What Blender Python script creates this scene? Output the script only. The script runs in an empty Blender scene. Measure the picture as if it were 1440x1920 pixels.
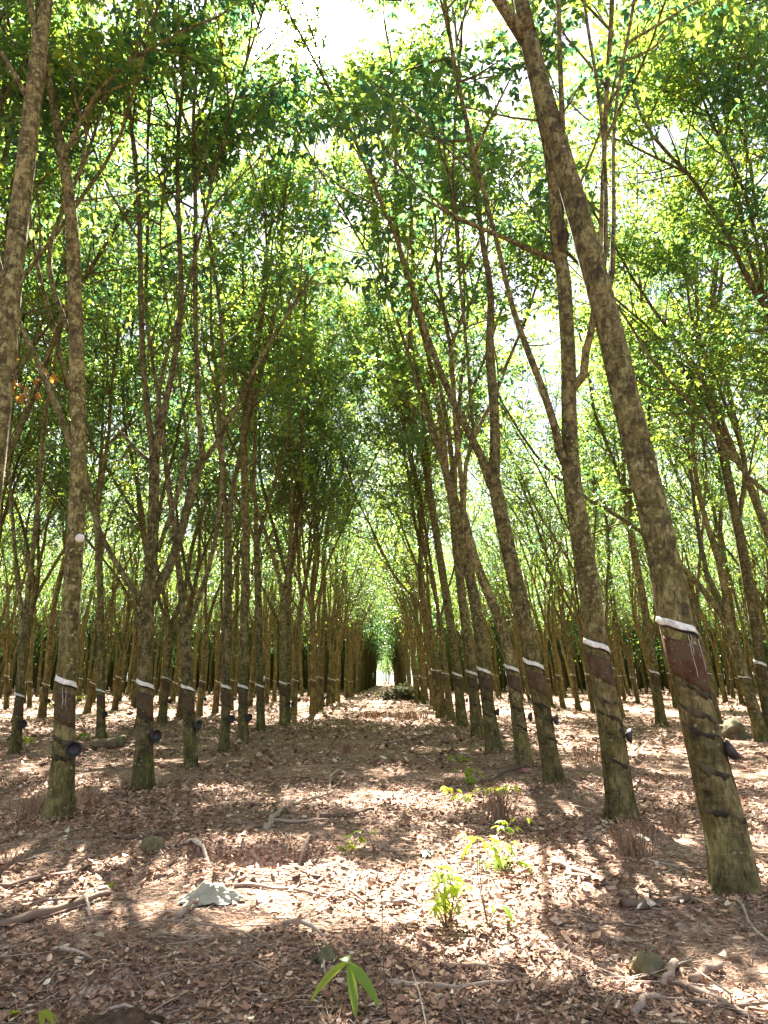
import bpy, math, random
import numpy as np
from mathutils import Vector, Matrix, Euler

# ------------------------------------------------------------------ camera, world, sun, exposure
scene = bpy.context.scene
COL = scene.collection
FPX, IW, IH = 1331.0, 1440.0, 1920.0
CAMH = 1.4
PITCH = math.atan(315.0 / FPX)
YAW = math.atan(7.0 / FPX * math.cos(PITCH))
cam_d = bpy.data.cameras.new('camera')
cam_d.sensor_fit = 'VERTICAL'
cam_d.sensor_height = 36.0
cam_d.lens = FPX / IH * 36.0
cam_d.clip_start = 0.05
cam_d.clip_end = 6000
cam = bpy.data.objects.new('camera', cam_d)
COL.objects.link(cam)
cam.location = (0, 0, CAMH)
cam.rotation_euler = (math.pi / 2 + PITCH, 0, YAW)
scene.camera = cam

SUN_EL, SUN_AZ = math.radians(47.5), math.radians(-6.6)      # azimuth from +Y towards +X
SUN_DIR = Vector((math.sin(SUN_AZ) * math.cos(SUN_EL), math.cos(SUN_AZ) * math.cos(SUN_EL), math.sin(SUN_EL)))

world = bpy.data.worlds.new('World')
scene.world = world
world.use_nodes = True
wn, wl = world.node_tree.nodes, world.node_tree.links
wn.clear()
w_out = wn.new('ShaderNodeOutputWorld')
w_bg = wn.new('ShaderNodeBackground')
w_sky = wn.new('ShaderNodeTexSky')
w_sky.sky_type = 'NISHITA'
w_sky.sun_disc = False
w_sky.sun_elevation = SUN_EL
w_sky.sun_rotation = SUN_AZ
w_sky.air_density = 1.0
w_sky.dust_density = 2.0
w_sky.ozone_density = 1.0
w_bg.inputs['Strength'].default_value = 0.05
# thin bright cloud veil: part of the sky, soft patches
w_tc = wn.new('ShaderNodeTexCoord')
w_no = wn.new('ShaderNodeTexNoise')
w_no.inputs['Scale'].default_value = 2.2
w_no.inputs['Detail'].default_value = 5
wl.new(w_tc.outputs['Generated'], w_no.inputs['Vector'])
w_mr = wn.new('ShaderNodeMapRange')
w_mr.inputs['From Min'].default_value = 0.35
w_mr.inputs['From Max'].default_value = 0.65
w_mr.inputs['To Min'].default_value = 0.7
w_mr.inputs['To Max'].default_value = 0.95
wl.new(w_no.outputs['Fac'], w_mr.inputs['Value'])
w_mix = wn.new('ShaderNodeMixRGB')
w_mix.inputs['Color2'].default_value = (2.0, 2.15, 2.55, 1)
wl.new(w_mr.outputs['Result'], w_mix.inputs['Fac'])
wl.new(w_sky.outputs['Color'], w_mix.inputs['Color1'])
# aureole round the sun (hazy tropical sky)
w_dot = wn.new('ShaderNodeVectorMath')
w_dot.operation = 'DOT_PRODUCT'
w_dot.inputs[1].default_value = SUN_DIR
w_nrm = wn.new('ShaderNodeVectorMath')
w_nrm.operation = 'NORMALIZE'
wl.new(w_tc.outputs['Generated'], w_nrm.inputs[0])
wl.new(w_nrm.outputs[0], w_dot.inputs[0])
w_max = wn.new('ShaderNodeMath'); w_max.operation = 'MAXIMUM'; w_max.inputs[1].default_value = 0.0
wl.new(w_dot.outputs['Value'], w_max.inputs[0])
w_pow = wn.new('ShaderNodeMath'); w_pow.operation = 'POWER'; w_pow.inputs[1].default_value = 900.0
wl.new(w_max.outputs[0], w_pow.inputs[0])
w_mul = wn.new('ShaderNodeMath'); w_mul.operation = 'MULTIPLY'; w_mul.inputs[1].default_value = 120.0
wl.new(w_pow.outputs[0], w_mul.inputs[0])
w_add = wn.new('ShaderNodeMixRGB'); w_add.blend_type = 'ADD'; w_add.inputs['Fac'].default_value = 1.0
wl.new(w_mix.outputs[0], w_add.inputs['Color1'])
wl.new(w_mul.outputs[0], w_add.inputs['Color2'])
wl.new(w_add.outputs[0], w_bg.inputs['Color'])
wl.new(w_bg.outputs[0], w_out.inputs['Surface'])

sun_d = bpy.data.lights.new('sun', 'SUN')
sun_d.energy = 5.0
sun_d.angle = math.radians(0.4)
sun_d.color = (1.0, 0.94, 0.84)
sun = bpy.data.objects.new('sun', sun_d)
COL.objects.link(sun)
sun.location = (0, 0, 60)
sun.rotation_euler = SUN_DIR.to_track_quat('Z', 'Y').to_euler()

scene.view_settings.view_transform = 'Standard'
scene.view_settings.look = 'None'
scene.view_settings.gamma = 1.0
scene.view_settings.exposure = 3.72
cy = scene.cycles
cy.max_bounces = 6
cy.diffuse_bounces = 4
cy.glossy_bounces = 2
cy.transmission_bounces = 4
cy.transparent_max_bounces = 4
cy.sample_clamp_indirect = 6.0
cy.caustics_reflective = False
cy.caustics_refractive = False
cy.use_denoising = True
cy.denoiser = 'OPENIMAGEDENOISE'
try:
    cy.denoising_input_passes = 'RGB_ALBEDO_NORMAL'
    cy.denoising_prefilter = 'ACCURATE'
except Exception:
    pass

R = np.random.default_rng(7)
PI = math.pi

# ------------------------------------------------------------------ pixels -> places
def ray(px, py):
    cx, cv = (px - IW / 2) / FPX, (IH / 2 - py) / FPX
    fw = math.cos(PITCH) - cv * math.sin(PITCH)
    up = math.sin(PITCH) + cv * math.cos(PITCH)
    return np.array([cx * math.cos(YAW) - fw * math.sin(YAW), fw * math.cos(YAW) + cx * math.sin(YAW), up])
VIEW = ray(IW / 2, IH / 2)
def ground_pt(px, py):
    d = ray(px, py)
    t = -CAMH / d[2]
    return d[0] * t, d[1] * t
def at_y(px, py, Y):
    d = ray(px, py)
    return np.array([0, 0, CAMH]) + d * (Y / d[1])
def rad_at(w, P):
    return 0.5 * w * float(np.dot(P - np.array([0, 0, CAMH]), VIEW)) / FPX

# ------------------------------------------------------------------ mesh helpers
def mesh(name, V, F4=None, F3=None, mats=(), midx=None, attr=None, smooth=True):
    me = bpy.data.meshes.new(name)
    V = np.asarray(V, dtype=np.float32)
    parts, starts, tot = [], [], 0
    if F4 is not None and len(F4):
        F4 = np.asarray(F4, dtype=np.int32); parts.append(F4.ravel())
        starts.append(np.arange(len(F4), dtype=np.int32) * 4); tot = F4.size
    if F3 is not None and len(F3):
        F3 = np.asarray(F3, dtype=np.int32); parts.append(F3.ravel())
        starts.append(tot + np.arange(len(F3), dtype=np.int32) * 3)
    L = np.concatenate(parts); S = np.concatenate(starts)
    me.vertices.add(len(V)); me.vertices.foreach_set('co', V.ravel())
    me.loops.add(len(L)); me.loops.foreach_set('vertex_index', L)
    me.polygons.add(len(S)); me.polygons.foreach_set('loop_start', S)
    if smooth:
        me.polygons.foreach_set('use_smooth', np.ones(len(S), dtype=bool))
    if midx is not None:
        me.polygons.foreach_set('material_index', np.asarray(midx, dtype=np.int32))
    for m in mats:
        me.materials.append(m)
    if attr is not None:
        a = me.attributes.new('tint', 'FLOAT', 'POINT')
        a.data.foreach_set('value', np.asarray(attr, dtype=np.float32))
    me.update(calc_edges=True)
    return me

class Bag:
    """collects verts / quads / tris"""
    def __init__(s):
        s.V, s.Q, s.T, s.A, s.n = [], [], [], [], 0
    def add(s, V, Q=None, T=None, A=None):
        V = np.asarray(V, dtype=np.float64).reshape(-1, 3)
        s.V.append(V)
        if Q is not None and len(Q): s.Q.append(np.asarray(Q, dtype=np.int64) + s.n)
        if T is not None and len(T): s.T.append(np.asarray(T, dtype=np.int64) + s.n)
        s.A.append(np.full(len(V), 0.5) if A is None else np.broadcast_to(np.asarray(A, dtype=np.float64), (len(V),)))
        s.n += len(V)
    def mesh(s, name, mats, smooth=True, attr=False):
        return mesh(name, np.concatenate(s.V), np.concatenate(s.Q) if s.Q else None,
                    np.concatenate(s.T) if s.T else None, mats,
                    attr=np.concatenate(s.A) if attr else None, smooth=smooth)

def unit(v):
    v = np.asarray(v, dtype=np.float64)
    return v / max(1e-9, np.linalg.norm(v))

def tube(bag, P, Rr, k=6, cap=True, A=None, wob=0.0, rng=R):
    P = np.asarray(P, dtype=np.float64); n = len(P)
    Rr = np.broadcast_to(np.asarray(Rr, dtype=np.float64), (n,))
    T = np.gradient(P, axis=0)
    T /= np.maximum(1e-9, np.linalg.norm(T, axis=1))[:, None]
    ref = np.array([0.0, 0.0, 1.0]) if abs(T[:, 2]).mean() < 0.8 else np.array([1.0, 0.0, 0.0])
    U = np.cross(T, ref); U /= np.maximum(1e-9, np.linalg.norm(U, axis=1))[:, None]
    W = np.cross(T, U)
    a = np.arange(k) / k * 2 * PI
    rr = Rr[:, None] * (1 + (wob * rng.normal(size=(n, k)) if wob else 0))
    V = P[:, None, :] + rr[:, :, None] * (np.cos(a)[None, :, None] * U[:, None, :] + np.sin(a)[None, :, None] * W[:, None, :])
    V = V.reshape(-1, 3)
    i = np.arange(n - 1)[:, None] * k; j = np.arange(k)[None, :]; j2 = (j + 1) % k
    Q = np.stack([i + j, i + j2, i + k + j2, i + k + j], axis=-1).reshape(-1, 4)
    Tt = []
    if cap:
        V = np.concatenate([V, P[:1], P[-1:]])
        c0, c1 = n * k, n * k + 1
        for q in range(k):
            Tt.append((c0, (q + 1) % k, q)); Tt.append((c1, (n - 1) * k + q, (n - 1) * k + (q + 1) % k))
    bag.add(V, Q, Tt, A)

def link(name, me, parent=None, loc=(0, 0, 0), rot=(0, 0, 0)):
    o = bpy.data.objects.new(name, me)
    COL.objects.link(o)
    o.location = loc; o.rotation_euler = rot
    if parent is not None: o.parent = parent
    return o
def tag(o, label, cat, group=None, kind=None):
    o['label'] = label
    if cat: o['category'] = cat
    if group: o['group'] = group
    if kind: o['kind'] = kind
    return o
def empty(name, loc, label, cat, group=None, rot=(0, 0, 0)):
    o = bpy.data.objects.new(name, None)
    o.empty_display_size = 0.1
    COL.objects.link(o)
    o.location = loc; o.rotation_euler = rot
    return tag(o, label, cat, group)

# ------------------------------------------------------------------ materials
class NT:
    def __init__(s, name):
        s.m = bpy.data.materials.new(name); s.m.use_nodes = True
        s.t = s.m.node_tree; s.t.nodes.clear()
        s.out = s.t.nodes.new('ShaderNodeOutputMaterial')
    def n(s, typ, **kw):
        nd = s.t.nodes.new('ShaderNode' + typ)
        for k, v in kw.items():
            if k in nd.inputs.keys() if isinstance(k, str) else False: nd.inputs[k].default_value = v
            else: setattr(nd, k, v)
        return nd
    def l(s, a, b): s.t.links.new(a, b)
    def ramp(s, fac, stops, interp='LINEAR'):
        r = s.t.nodes.new('ShaderNodeValToRGB'); r.color_ramp.interpolation = interp
        e = r.color_ramp.elements
        while len(e) < len(stops): e.new(0.5)
        for el, (p, c) in zip(e, stops):
            el.position = p; el.color = (*c, 1) if len(c) == 3 else c
        s.l(fac, r.inputs['Fac'])
        return r
    def mix(s, fac, a, b, mode='MIX'):
        x = s.t.nodes.new('ShaderNodeMixRGB'); x.blend_type = mode
        for v, i in ((fac, 'Fac'), (a, 'Color1'), (b, 'Color2')):
            if hasattr(v, 'links'): s.l(v, x.inputs[i])
            elif i == 'Fac': x.inputs[i].default_value = v
            else: x.inputs[i].default_value = (*v, 1)
        return x.outputs[0]
    def noise(s, vec, scale, detail=4, rough=0.6):
        x = s.t.nodes.new('ShaderNodeTexNoise')
        x.inputs['Scale'].default_value = scale; x.inputs['Detail'].default_value = detail
        x.inputs['Roughness'].default_value = rough
        s.l(vec, x.inputs['Vector'])
        return x.outputs['Fac']
    def mapping(s, vec, scale=(1, 1, 1), loc=(0, 0, 0)):
        x = s.t.nodes.new('ShaderNodeMapping'); x.inputs['Scale'].default_value = scale; x.inputs['Location'].default_value = loc
        s.l(vec, x.inputs['Vector'])
        return x.outputs[0]
    def math(s, op, a, b=0.0, clamp=False):
        x = s.t.nodes.new('ShaderNodeMath'); x.operation = op; x.use_clamp = clamp
        for v, i in ((a, 0), (b, 1)):
            if hasattr(v, 'links'): s.l(v, x.inputs[i])
            else: x.inputs[i].default_value = v
        return x.outputs[0]
    def finish(s, col, rough=0.9, bump=None, bd=0.02, bs=0.6, spec=0.2):
        b = s.t.nodes.new('ShaderNodeBsdfPrincipled')
        if hasattr(col, 'links'): s.l(col, b.inputs['Base Color'])
        else: b.inputs['Base Color'].default_value = (*col, 1)
        b.inputs['Roughness'].default_value = rough
        b.inputs['Specular IOR Level'].default_value = spec
        if bump is not None:
            bp = s.t.nodes.new('ShaderNodeBump'); bp.inputs['Distance'].default_value = bd; bp.inputs['Strength'].default_value = bs
            s.l(bump, bp.inputs['Height']); s.l(bp.outputs[0], b.inputs['Normal'])
        s.l(b.outputs[0], s.out.inputs['Surface'])
        return s.m

def m_bark():
    t = NT('rubber_bark')
    tc = t.n('TexCoord').outputs['Object']
    oi = t.n('ObjectInfo').outputs['Random']
    off = t.n('CombineXYZ')
    t.l(t.math('MULTIPLY', oi, 37.0), off.inputs[0]); t.l(t.math('MULTIPLY', oi, 91.0), off.inputs[2])
    va = t.n('VectorMath', operation='ADD'); t.l(tc, va.inputs[0]); t.l(off.outputs[0], va.inputs[1])
    v = va.outputs[0]
    n1 = t.noise(t.mapping(v, (1, 1, .6)), 7, 6, .65)
    n2 = t.noise(t.mapping(v, (5, 5, 1.1)), 9, 5, .7)          # upright fissures
    n3 = t.noise(t.mapping(v, (1, 1, 5)), 7, 4, .6)            # rings round the stem
    n4 = t.noise(v, 2.3, 4, .6)
    base = t.ramp(n1, [(.33, (.035, .024, .011)), (.5, (.135, .110, .055)), (.66, (.37, .30, .165))]).outputs[0]
    c = t.mix(t.ramp(n3, [(.45, (0, 0, 0)), (.68, (.5, .5, .5))]).outputs[0], base, (.26, .22, .14))
    # olive and rusty moss
    sep = t.n('SeparateXYZ'); t.l(tc, sep.inputs[0])
    mossz = t.ramp(t.math('MULTIPLY', sep.outputs[2], .1), [(0.0, (.75, .75, .75)), (.13, (.45, .45, .45)), (.2, (.8, .8, .8)), (.34, (.5, .5, .5)), (.6, (.15, .15, .15))]).outputs[0]
    mm = t.math('MULTIPLY', t.ramp(n4, [(.40, (0, 0, 0)), (.62, (1, 1, 1))]).outputs[0], mossz)
    moss = t.ramp(n1, [(.3, (.040, .045, .008)), (.55, (.105, .10, .020)), (.75, (.17, .14, .032))]).outputs[0]
    c = t.mix(mm, c, moss)
    up = t.ramp(t.math('MULTIPLY', sep.outputs[2], .1), [(.12, (.25, .25, .25)), (.24, (1, 1, 1))]).outputs[0]
    pt = t.noise(t.mapping(v, (1, 1, .8)), 15, 5, .7)
    c = t.mix(t.math('MULTIPLY', t.ramp(pt, [(.50, (0, 0, 0)), (.57, (.75, .75, .75))]).outputs[0], up), c, (.37, .335, .185))
    pd = t.noise(t.mapping(v, (1, 1, 1.3), (5, 3, 9)), 10, 5, .7)
    c = t.mix(t.math('MULTIPLY', t.ramp(pd, [(.53, (0, 0, 0)), (.60, (.8, .8, .8))]).outputs[0], up), c, (.062, .048, .03))
    # dark cracks
    c = t.mix(t.ramp(n2, [(.38, (.8, .8, .8)), (.49, (0, 0, 0))]).outputs[0], c, (.045, .032, .02))
    # pale lichen
    vo = t.n('TexVoronoi'); vo.inputs['Scale'].default_value = 13; t.l(v, vo.inputs['Vector'])
    nl = t.noise(v, 30, 3, .6)
    li = t.math('SUBTRACT', t.math('ADD', vo.outputs['Distance'], t.math('MULTIPLY', nl, .3)), 0.0)
    lm = t.ramp(li, [(.28, (.85, .85, .85)), (.38, (0, 0, 0))]).outputs[0]
    wv = t.n('TexNoise'); wv.inputs['Scale'].default_value = 4.5; t.l(v, wv.inputs['Vector'])
    lm2 = t.math('MULTIPLY', lm, t.ramp(wv.outputs['Fac'], [(.44, (0, 0, 0)), (.56, (.9, .9, .9))]).outputs[0])
    c = t.mix(lm2, c, (.44, .41, .31))
    wp_ = t.noise(t.mapping(t.n('NewGeometry').outputs['Position'], (1, 1, .04)), .45, 2, .5)
    c = t.mix(1.0, c, t.ramp(wp_, [(.3, (.48, .48, .38)), (.5, (.66, .67, .50)), (.7, (.92, .90, .68))]).outputs[0], 'MULTIPLY')
    h = t.math('ADD', t.math('MULTIPLY', n2, .7), t.math('ADD', t.math('MULTIPLY', n1, .8), t.math('MULTIPLY', n3, .5)))
    return t.finish(c, .92, h, .03, .9)

def m_leaf(name, stops, trans, tw=.5, rough=.38, spec=.45):
    t = NT(name)
    at = t.n('Attribute'); at.attribute_name = 'tint'
    oi = t.n('ObjectInfo').outputs['Random']
    f = t.math('ADD', at.outputs['Fac'], t.math('MULTIPLY', t.math('SUBTRACT', oi, .5), .22), True)
    col = t.ramp(f, stops).outputs[0]
    tcol = t.ramp(f, trans).outputs[0]
    b = t.n('BsdfPrincipled'); t.l(col, b.inputs['Base Color'])
    b.inputs['Roughness'].default_value = rough; b.inputs['Specular IOR Level'].default_value = spec
    tr = t.n('BsdfTranslucent'); t.l(tcol, tr.inputs['Color'])
    mx = t.n('MixShader'); mx.inputs[0].default_value = tw
    t.l(b.outputs[0], mx.inputs[1]); t.l(tr.outputs[0], mx.inputs[2]); t.l(mx.outputs[0], t.out.inputs['Surface'])
    return t.m

def m_simple(name, c1, c2, scale=8, rough=.85, bump=.6, bd=.01, spec=.2, stretch=(1, 1, 1)):
    t = NT(name)
    tc = t.mapping(t.n('TexCoord').outputs['Object'], stretch)
    n = t.noise(tc, scale, 6, .65)
    return t.finish(t.ramp(n, [(.3, c1), (.7, c2)]).outputs[0], rough, n, bd, bump, spec)

def m_tint(name, stops, rough=.85, tw=.0):
    t = NT(name)
    at = t.n('Attribute'); at.attribute_name = 'tint'
    n = t.noise(t.n('TexCoord').outputs['Object'], 60, 3, .6)
    c = t.ramp(at.outputs['Fac'], stops).outputs[0]
    c = t.mix(t.ramp(n, [(.35, (.55, .55, .55)), (.65, (0, 0, 0))]).outputs[0], c, (.11, .065, .045))
    return t.finish(c, rough, None, spec=.25)

def m_ground():
    t = NT('plantation_soil')
    g = t.n('NewGeometry').outputs['Position']
    a = t.noise(g, .8, 5, .6); b = t.noise(g, 9, 6, .7); c3 = t.noise(g, 55, 5, .7)
    vo = t.n('TexVoronoi'); vo.inputs['Scale'].default_value = 16; t.l(t.mapping(g, (1, 1, 3)), vo.inputs['Vector'])
    vo2 = t.n('TexVoronoi'); vo2.inputs['Scale'].default_value = 42; t.l(g, vo2.inputs['Vector'])
    soil = t.ramp(b, [(.3, (.115, .058, .038)), (.5, (.26, .145, .095)), (.72, (.42, .265, .18))]).outputs[0]
    sep = t.n('SeparateColor'); t.l(vo.outputs['Color'], sep.inputs[0])
    lit = t.ramp(sep.outputs[0], [(0, (.11, .058, .037)), (.35, (.25, .14, .09)), (.65, (.40, .26, .18)), (1, (.60, .46, .34))]).outputs[0]
    sep2 = t.n('SeparateColor'); t.l(vo2.outputs['Color'], sep2.inputs[0])
    lit2 = t.ramp(sep2.outputs[1], [(0, (.10, .055, .036)), (.5, (.30, .18, .118)), (1, (.54, .40, .30))]).outputs[0]
    c = t.mix(t.ramp(c3, [(.42, (0, 0, 0)), (.55, (1, 1, 1))]).outputs[0], soil, lit2)
    c = t.mix(t.ramp(t.noise(g, 23, 4, .6), [(.48, (0, 0, 0)), (.58, (.9, .9, .9))]).outputs[0], c, lit)
    mossm = t.ramp(t.noise(g, .55, 5, .7), [(.60, (0, 0, 0)), (.72, (.4, .4, .4))]).outputs[0]
    c = t.mix(mossm, c, (.14, .135, .045))
    c = t.mix(t.ramp(a, [(.4, (.35, .35, .35)), (.6, (0, 0, 0))]).outputs[0], c, (.13, .078, .055))
    h = t.math('ADD', t.math('MULTIPLY', c3, .5), t.math('ADD', t.math('MULTIPLY', b, .6), t.math('MULTIPLY', vo2.outputs['Distance'], .8)))
    return t.finish(c, .95, h, .035, .9, .15)

def m_panel(name, c0, c1, c2):
    t = NT(name); tc = t.n('TexCoord').outputs['Object']
    n1 = t.noise(t.mapping(tc, (1, 1, .25)), 26, 6, .7); n2 = t.noise(tc, 6, 5, .65)
    c = t.ramp(n1, [(.3, c0), (.5, c1), (.7, c2)]).outputs[0]
    c = t.mix(t.ramp(n2, [(.44, (0, 0, 0)), (.58, (.85, .85, .85))]).outputs[0], c, (.075, .055, .026))
    c = t.mix(t.ramp(t.noise(tc, 40, 3, .6), [(.62, (0, 0, 0)), (.72, (.8, .8, .8))]).outputs[0], c, (.26, .22, .14))
    return t.finish(c, .9, n1, .008, .7)

def m_groove():
    t = NT('stained_groove'); tc = t.n('TexCoord').outputs['Object']
    n = t.noise(tc, 22, 6, .7); n2 = t.noise(t.mapping(tc, (1, 1, .5)), 9, 4, .6)
    c = t.ramp(n, [(.3, (.012, .010, .007)), (.55, (.03, .025, .015)), (.75, (.07, .057, .032))]).outputs[0]
    c = t.mix(t.ramp(n2, [(.46, (0, 0, 0)), (.58, (.85, .85, .85))]).outputs[0], c, (.085, .068, .036))
    return t.finish(c, .92, n, .01, .8)

M = {}
M['bark'] = m_bark()
M['leaf'] = m_leaf('rubber_leaf',
    [(0, (.012, .046, .034)), (.45, (.036, .084, .026)), (.8, (.08, .125, .022)), (1, (.13, .13, .02))],  # teal low ends: the cool cast of shaded leaves painted into the colour
    [(0, (.08, .25, .12)), (.45, (.29, .44, .05)), (.8, (.48, .58, .05)), (1, (.62, .58, .06))], .42)
M['young'] = m_leaf('young_leaf',
    [(0, (.06, .14, .02)), (.5, (.13, .23, .025)), (1, (.26, .30, .03))],
    [(0, (.30, .50, .04)), (.5, (.46, .62, .05)), (1, (.66, .68, .06))], .55)
M['wilted'] = m_leaf('wilted_leaf', [(0, (.05, .055, .02)), (1, (.14, .12, .05))], [(0, (.08, .10, .03)), (1, (.2, .2, .06))], .3, .6, .2)
M['orange'] = m_leaf('withered_leaf', [(0, (.25, .11, .03)), (1, (.38, .20, .05))], [(0, (.5, .22, .05)), (1, (.6, .36, .08))], .55)
M['pink'] = m_leaf('pink_petal', [(0, (.5, .16, .2)), (1, (.6, .28, .3))], [(0, (.6, .2, .25)), (1, (.7, .3, .35))], .4)
M['ground'] = m_ground()
M['litter'] = m_tint('dry_leaf', [(0, (.085, .046, .027)), (.3, (.24, .118, .068)), (.62, (.46, .275, .17)), (.85, (.64, .46, .32)), (1, (.74, .64, .48))], .7)
M['twig'] = m_tint('dead_wood', [(0, (.085, .055, .037)), (.45, (.22, .155, .11)), (.8, (.42, .33, .25)), (1, (.58, .49, .39))], .85)
M['crumb'] = m_tint('soil_crumb', [(0, (.085, .05, .036)), (.5, (.17, .105, .075)), (1, (.30, .2, .145))], .95)
M['drygrass'] = m_tint('dry_grass', [(0, (.15, .08, .045)), (.5, (.33, .19, .105)), (1, (.52, .36, .22))], .8)
M['guard'] = m_simple('white_plastic_sheet', (.30, .275, .21), (.80, .78, .71), 24, .5, .4, .004, .35)
M['black'] = m_simple('black_sealant', (.008, .008, .008), (.025, .022, .018), 20, .6, .5, .006)
M['panel'] = m_panel('tapped_bark', (.026, .016, .009), (.055, .034, .019), (.085, .056, .03))
M['redpanel'] = m_panel('fresh_tapped_bark', (.025, .011, .008), (.065, .023, .014), (.10, .042, .024))
M['groove'] = m_groove()
M['cup'] = m_simple('blackened_bowl', (.012, .011, .012), (.04, .035, .034), 22, .5, .4, .004, .4)
M['latex'] = m_simple('dried_latex', (.35, .31, .27), (.6, .56, .5), 26, .6, .5, .004, .4)
M['wire'] = m_simple('old_wire', (.03, .028, .025), (.07, .06, .05), 30, .5, .2, .002, .5)
M['scar'] = m_simple('pale_cut_wood', (.55, .52, .44), (.72, .69, .6), 20, .8, .4, .003)
M['stone'] = m_simple('mossy_stone', (.06, .065, .022), (.20, .16, .10), 9, .95, .9, .03)
M['log'] = m_simple('rotten_log', (.07, .05, .03), (.22, .16, .1), 10, .95, .9, .02, .15, (1, 1, 3))
M['bag'] = m_simple('dirty_plastic_bag', (.19, .17, .115), (.38, .35, .26), 7, .5, .5, .01, .4)
M['stump'] = m_simple('eroded_root_clod', (.035, .022, .016), (.17, .105, .07), 11, .98, 1.0, .05, .1, (3, 3, .6))

# ------------------------------------------------------------------ ground
_g = np.random.default_rng(3)
_GW = []
for wl_, am, cnt in ((6.0, .022, 4), (2.2, .014, 5), (.8, .009, 6), (.33, .006, 7), (.17, .0035, 7)):
    for _ in range(cnt):
        a = _g.uniform(0, 2 * PI); k = 2 * PI / (wl_ * _g.uniform(.75, 1.3))
        _GW.append((k * math.cos(a), k * math.sin(a), _g.uniform(0, 2 * PI), am / math.sqrt(cnt) * 1.2))
PIT = (*ground_pt(475, 1622), .36, .22)
PIT2 = (*ground_pt(215, 1890), .30, .06)
def gz(x, y):
    x = np.asarray(x, dtype=np.float64); y = np.asarray(y, dtype=np.float64)
    z = np.zeros(np.broadcast(x, y).shape)
    for kx, ky, ph, am in _GW:
        z = z + am * np.sin(kx * x + ky * y + ph)
    fade = 1.0 / (1.0 + np.exp((np.hypot(x, y) - 90) / 15))
    z = z * fade
    for cx, cy_, r, d in (PIT, PIT2):
        q = ((x - cx) / (r * 1.25)) ** 2 + ((y - cy_) / (r * .8)) ** 2
        z = z - d * np.exp(-q * q) + d * .25 * np.exp(-((np.sqrt(q) - 1.5) / .4) ** 2)
    return z

def axis(dense0, dense1, step, lo, hi, growth=1.12):
    a = list(np.arange(dense0, dense1 + 1e-6, step))
    s, v = step, dense1
    while v < hi:
        s *= growth; v += s; a.append(min(v, hi))
    s, v = step, dense0; b = []
    while v > lo:
        s *= growth; v -= s; b.append(max(v, lo))
    return np.array(b[::-1] + a)
gx = axis(-5, 5, .05, -900, 900); gy = axis(.6, 10, .05, -25, 1800, 1.09)
GX, GY = np.meshgrid(gx, gy)
GV = np.stack([GX, GY, gz(GX, GY)], -1).reshape(-1, 3)
nx, ny = len(gx), len(gy)
i = (np.arange(ny - 1)[:, None] * nx + np.arange(nx - 1)[None, :])
GQ = np.stack([i, i + 1, i + nx + 1, i + nx], -1).reshape(-1, 4)
o = link('ground', mesh('ground', GV, GQ, mats=[M['ground']]))
tag(o, 'bare brown plantation soil strewn with dead leaves', None, kind='structure')

def hills():
    b = Bag()
    n = 90
    xs = np.linspace(-1500, 1500, n)
    for k, (Y, H) in enumerate(((1250, 34), (1600, 62))):
        h = H * (.55 + .3 * np.sin(xs / 260 + k) + .15 * np.sin(xs / 90 + 2 * k)) * np.exp(-(xs / 1300) ** 4)
        rows = []
        for yy, s in ((-180, -.05), (-90, .55), (0, 1), (120, .5), (240, -.05)):
            rows.append(np.stack([xs, np.full(n, Y + yy), h * s], -1))
        V = np.concatenate(rows)
        ii = (np.arange(4)[:, None] * n + np.arange(n - 1)[None, :])
        b.add(V, np.stack([ii, ii + 1, ii + n + 1, ii + n], -1).reshape(-1, 4))
    return b.mesh('hills', [m_simple('distant_hillside', (.05, .09, .08), (.10, .14, .13), .02, .95, .1)])  # dull blue-green: the haze of distance is painted into the hillside colour
tag(link('hills', hills()), 'low wooded hills beyond the end of the alley', None, kind='structure')

# ------------------------------------------------------------------ trees: generator
def ring_noise(th, z, ph):
    return (.028 * np.sin(3 * th + ph[0] + 1.1 * z) + .02 * np.sin(5 * th + ph[1] - 1.7 * z) + .012 * np.sin(8 * th + ph[2] + 3.3 * z)
            + .014 * np.sin(6.3 * z + ph[3] + th) + .010 * np.sin(13 * z + ph[4]))

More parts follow.
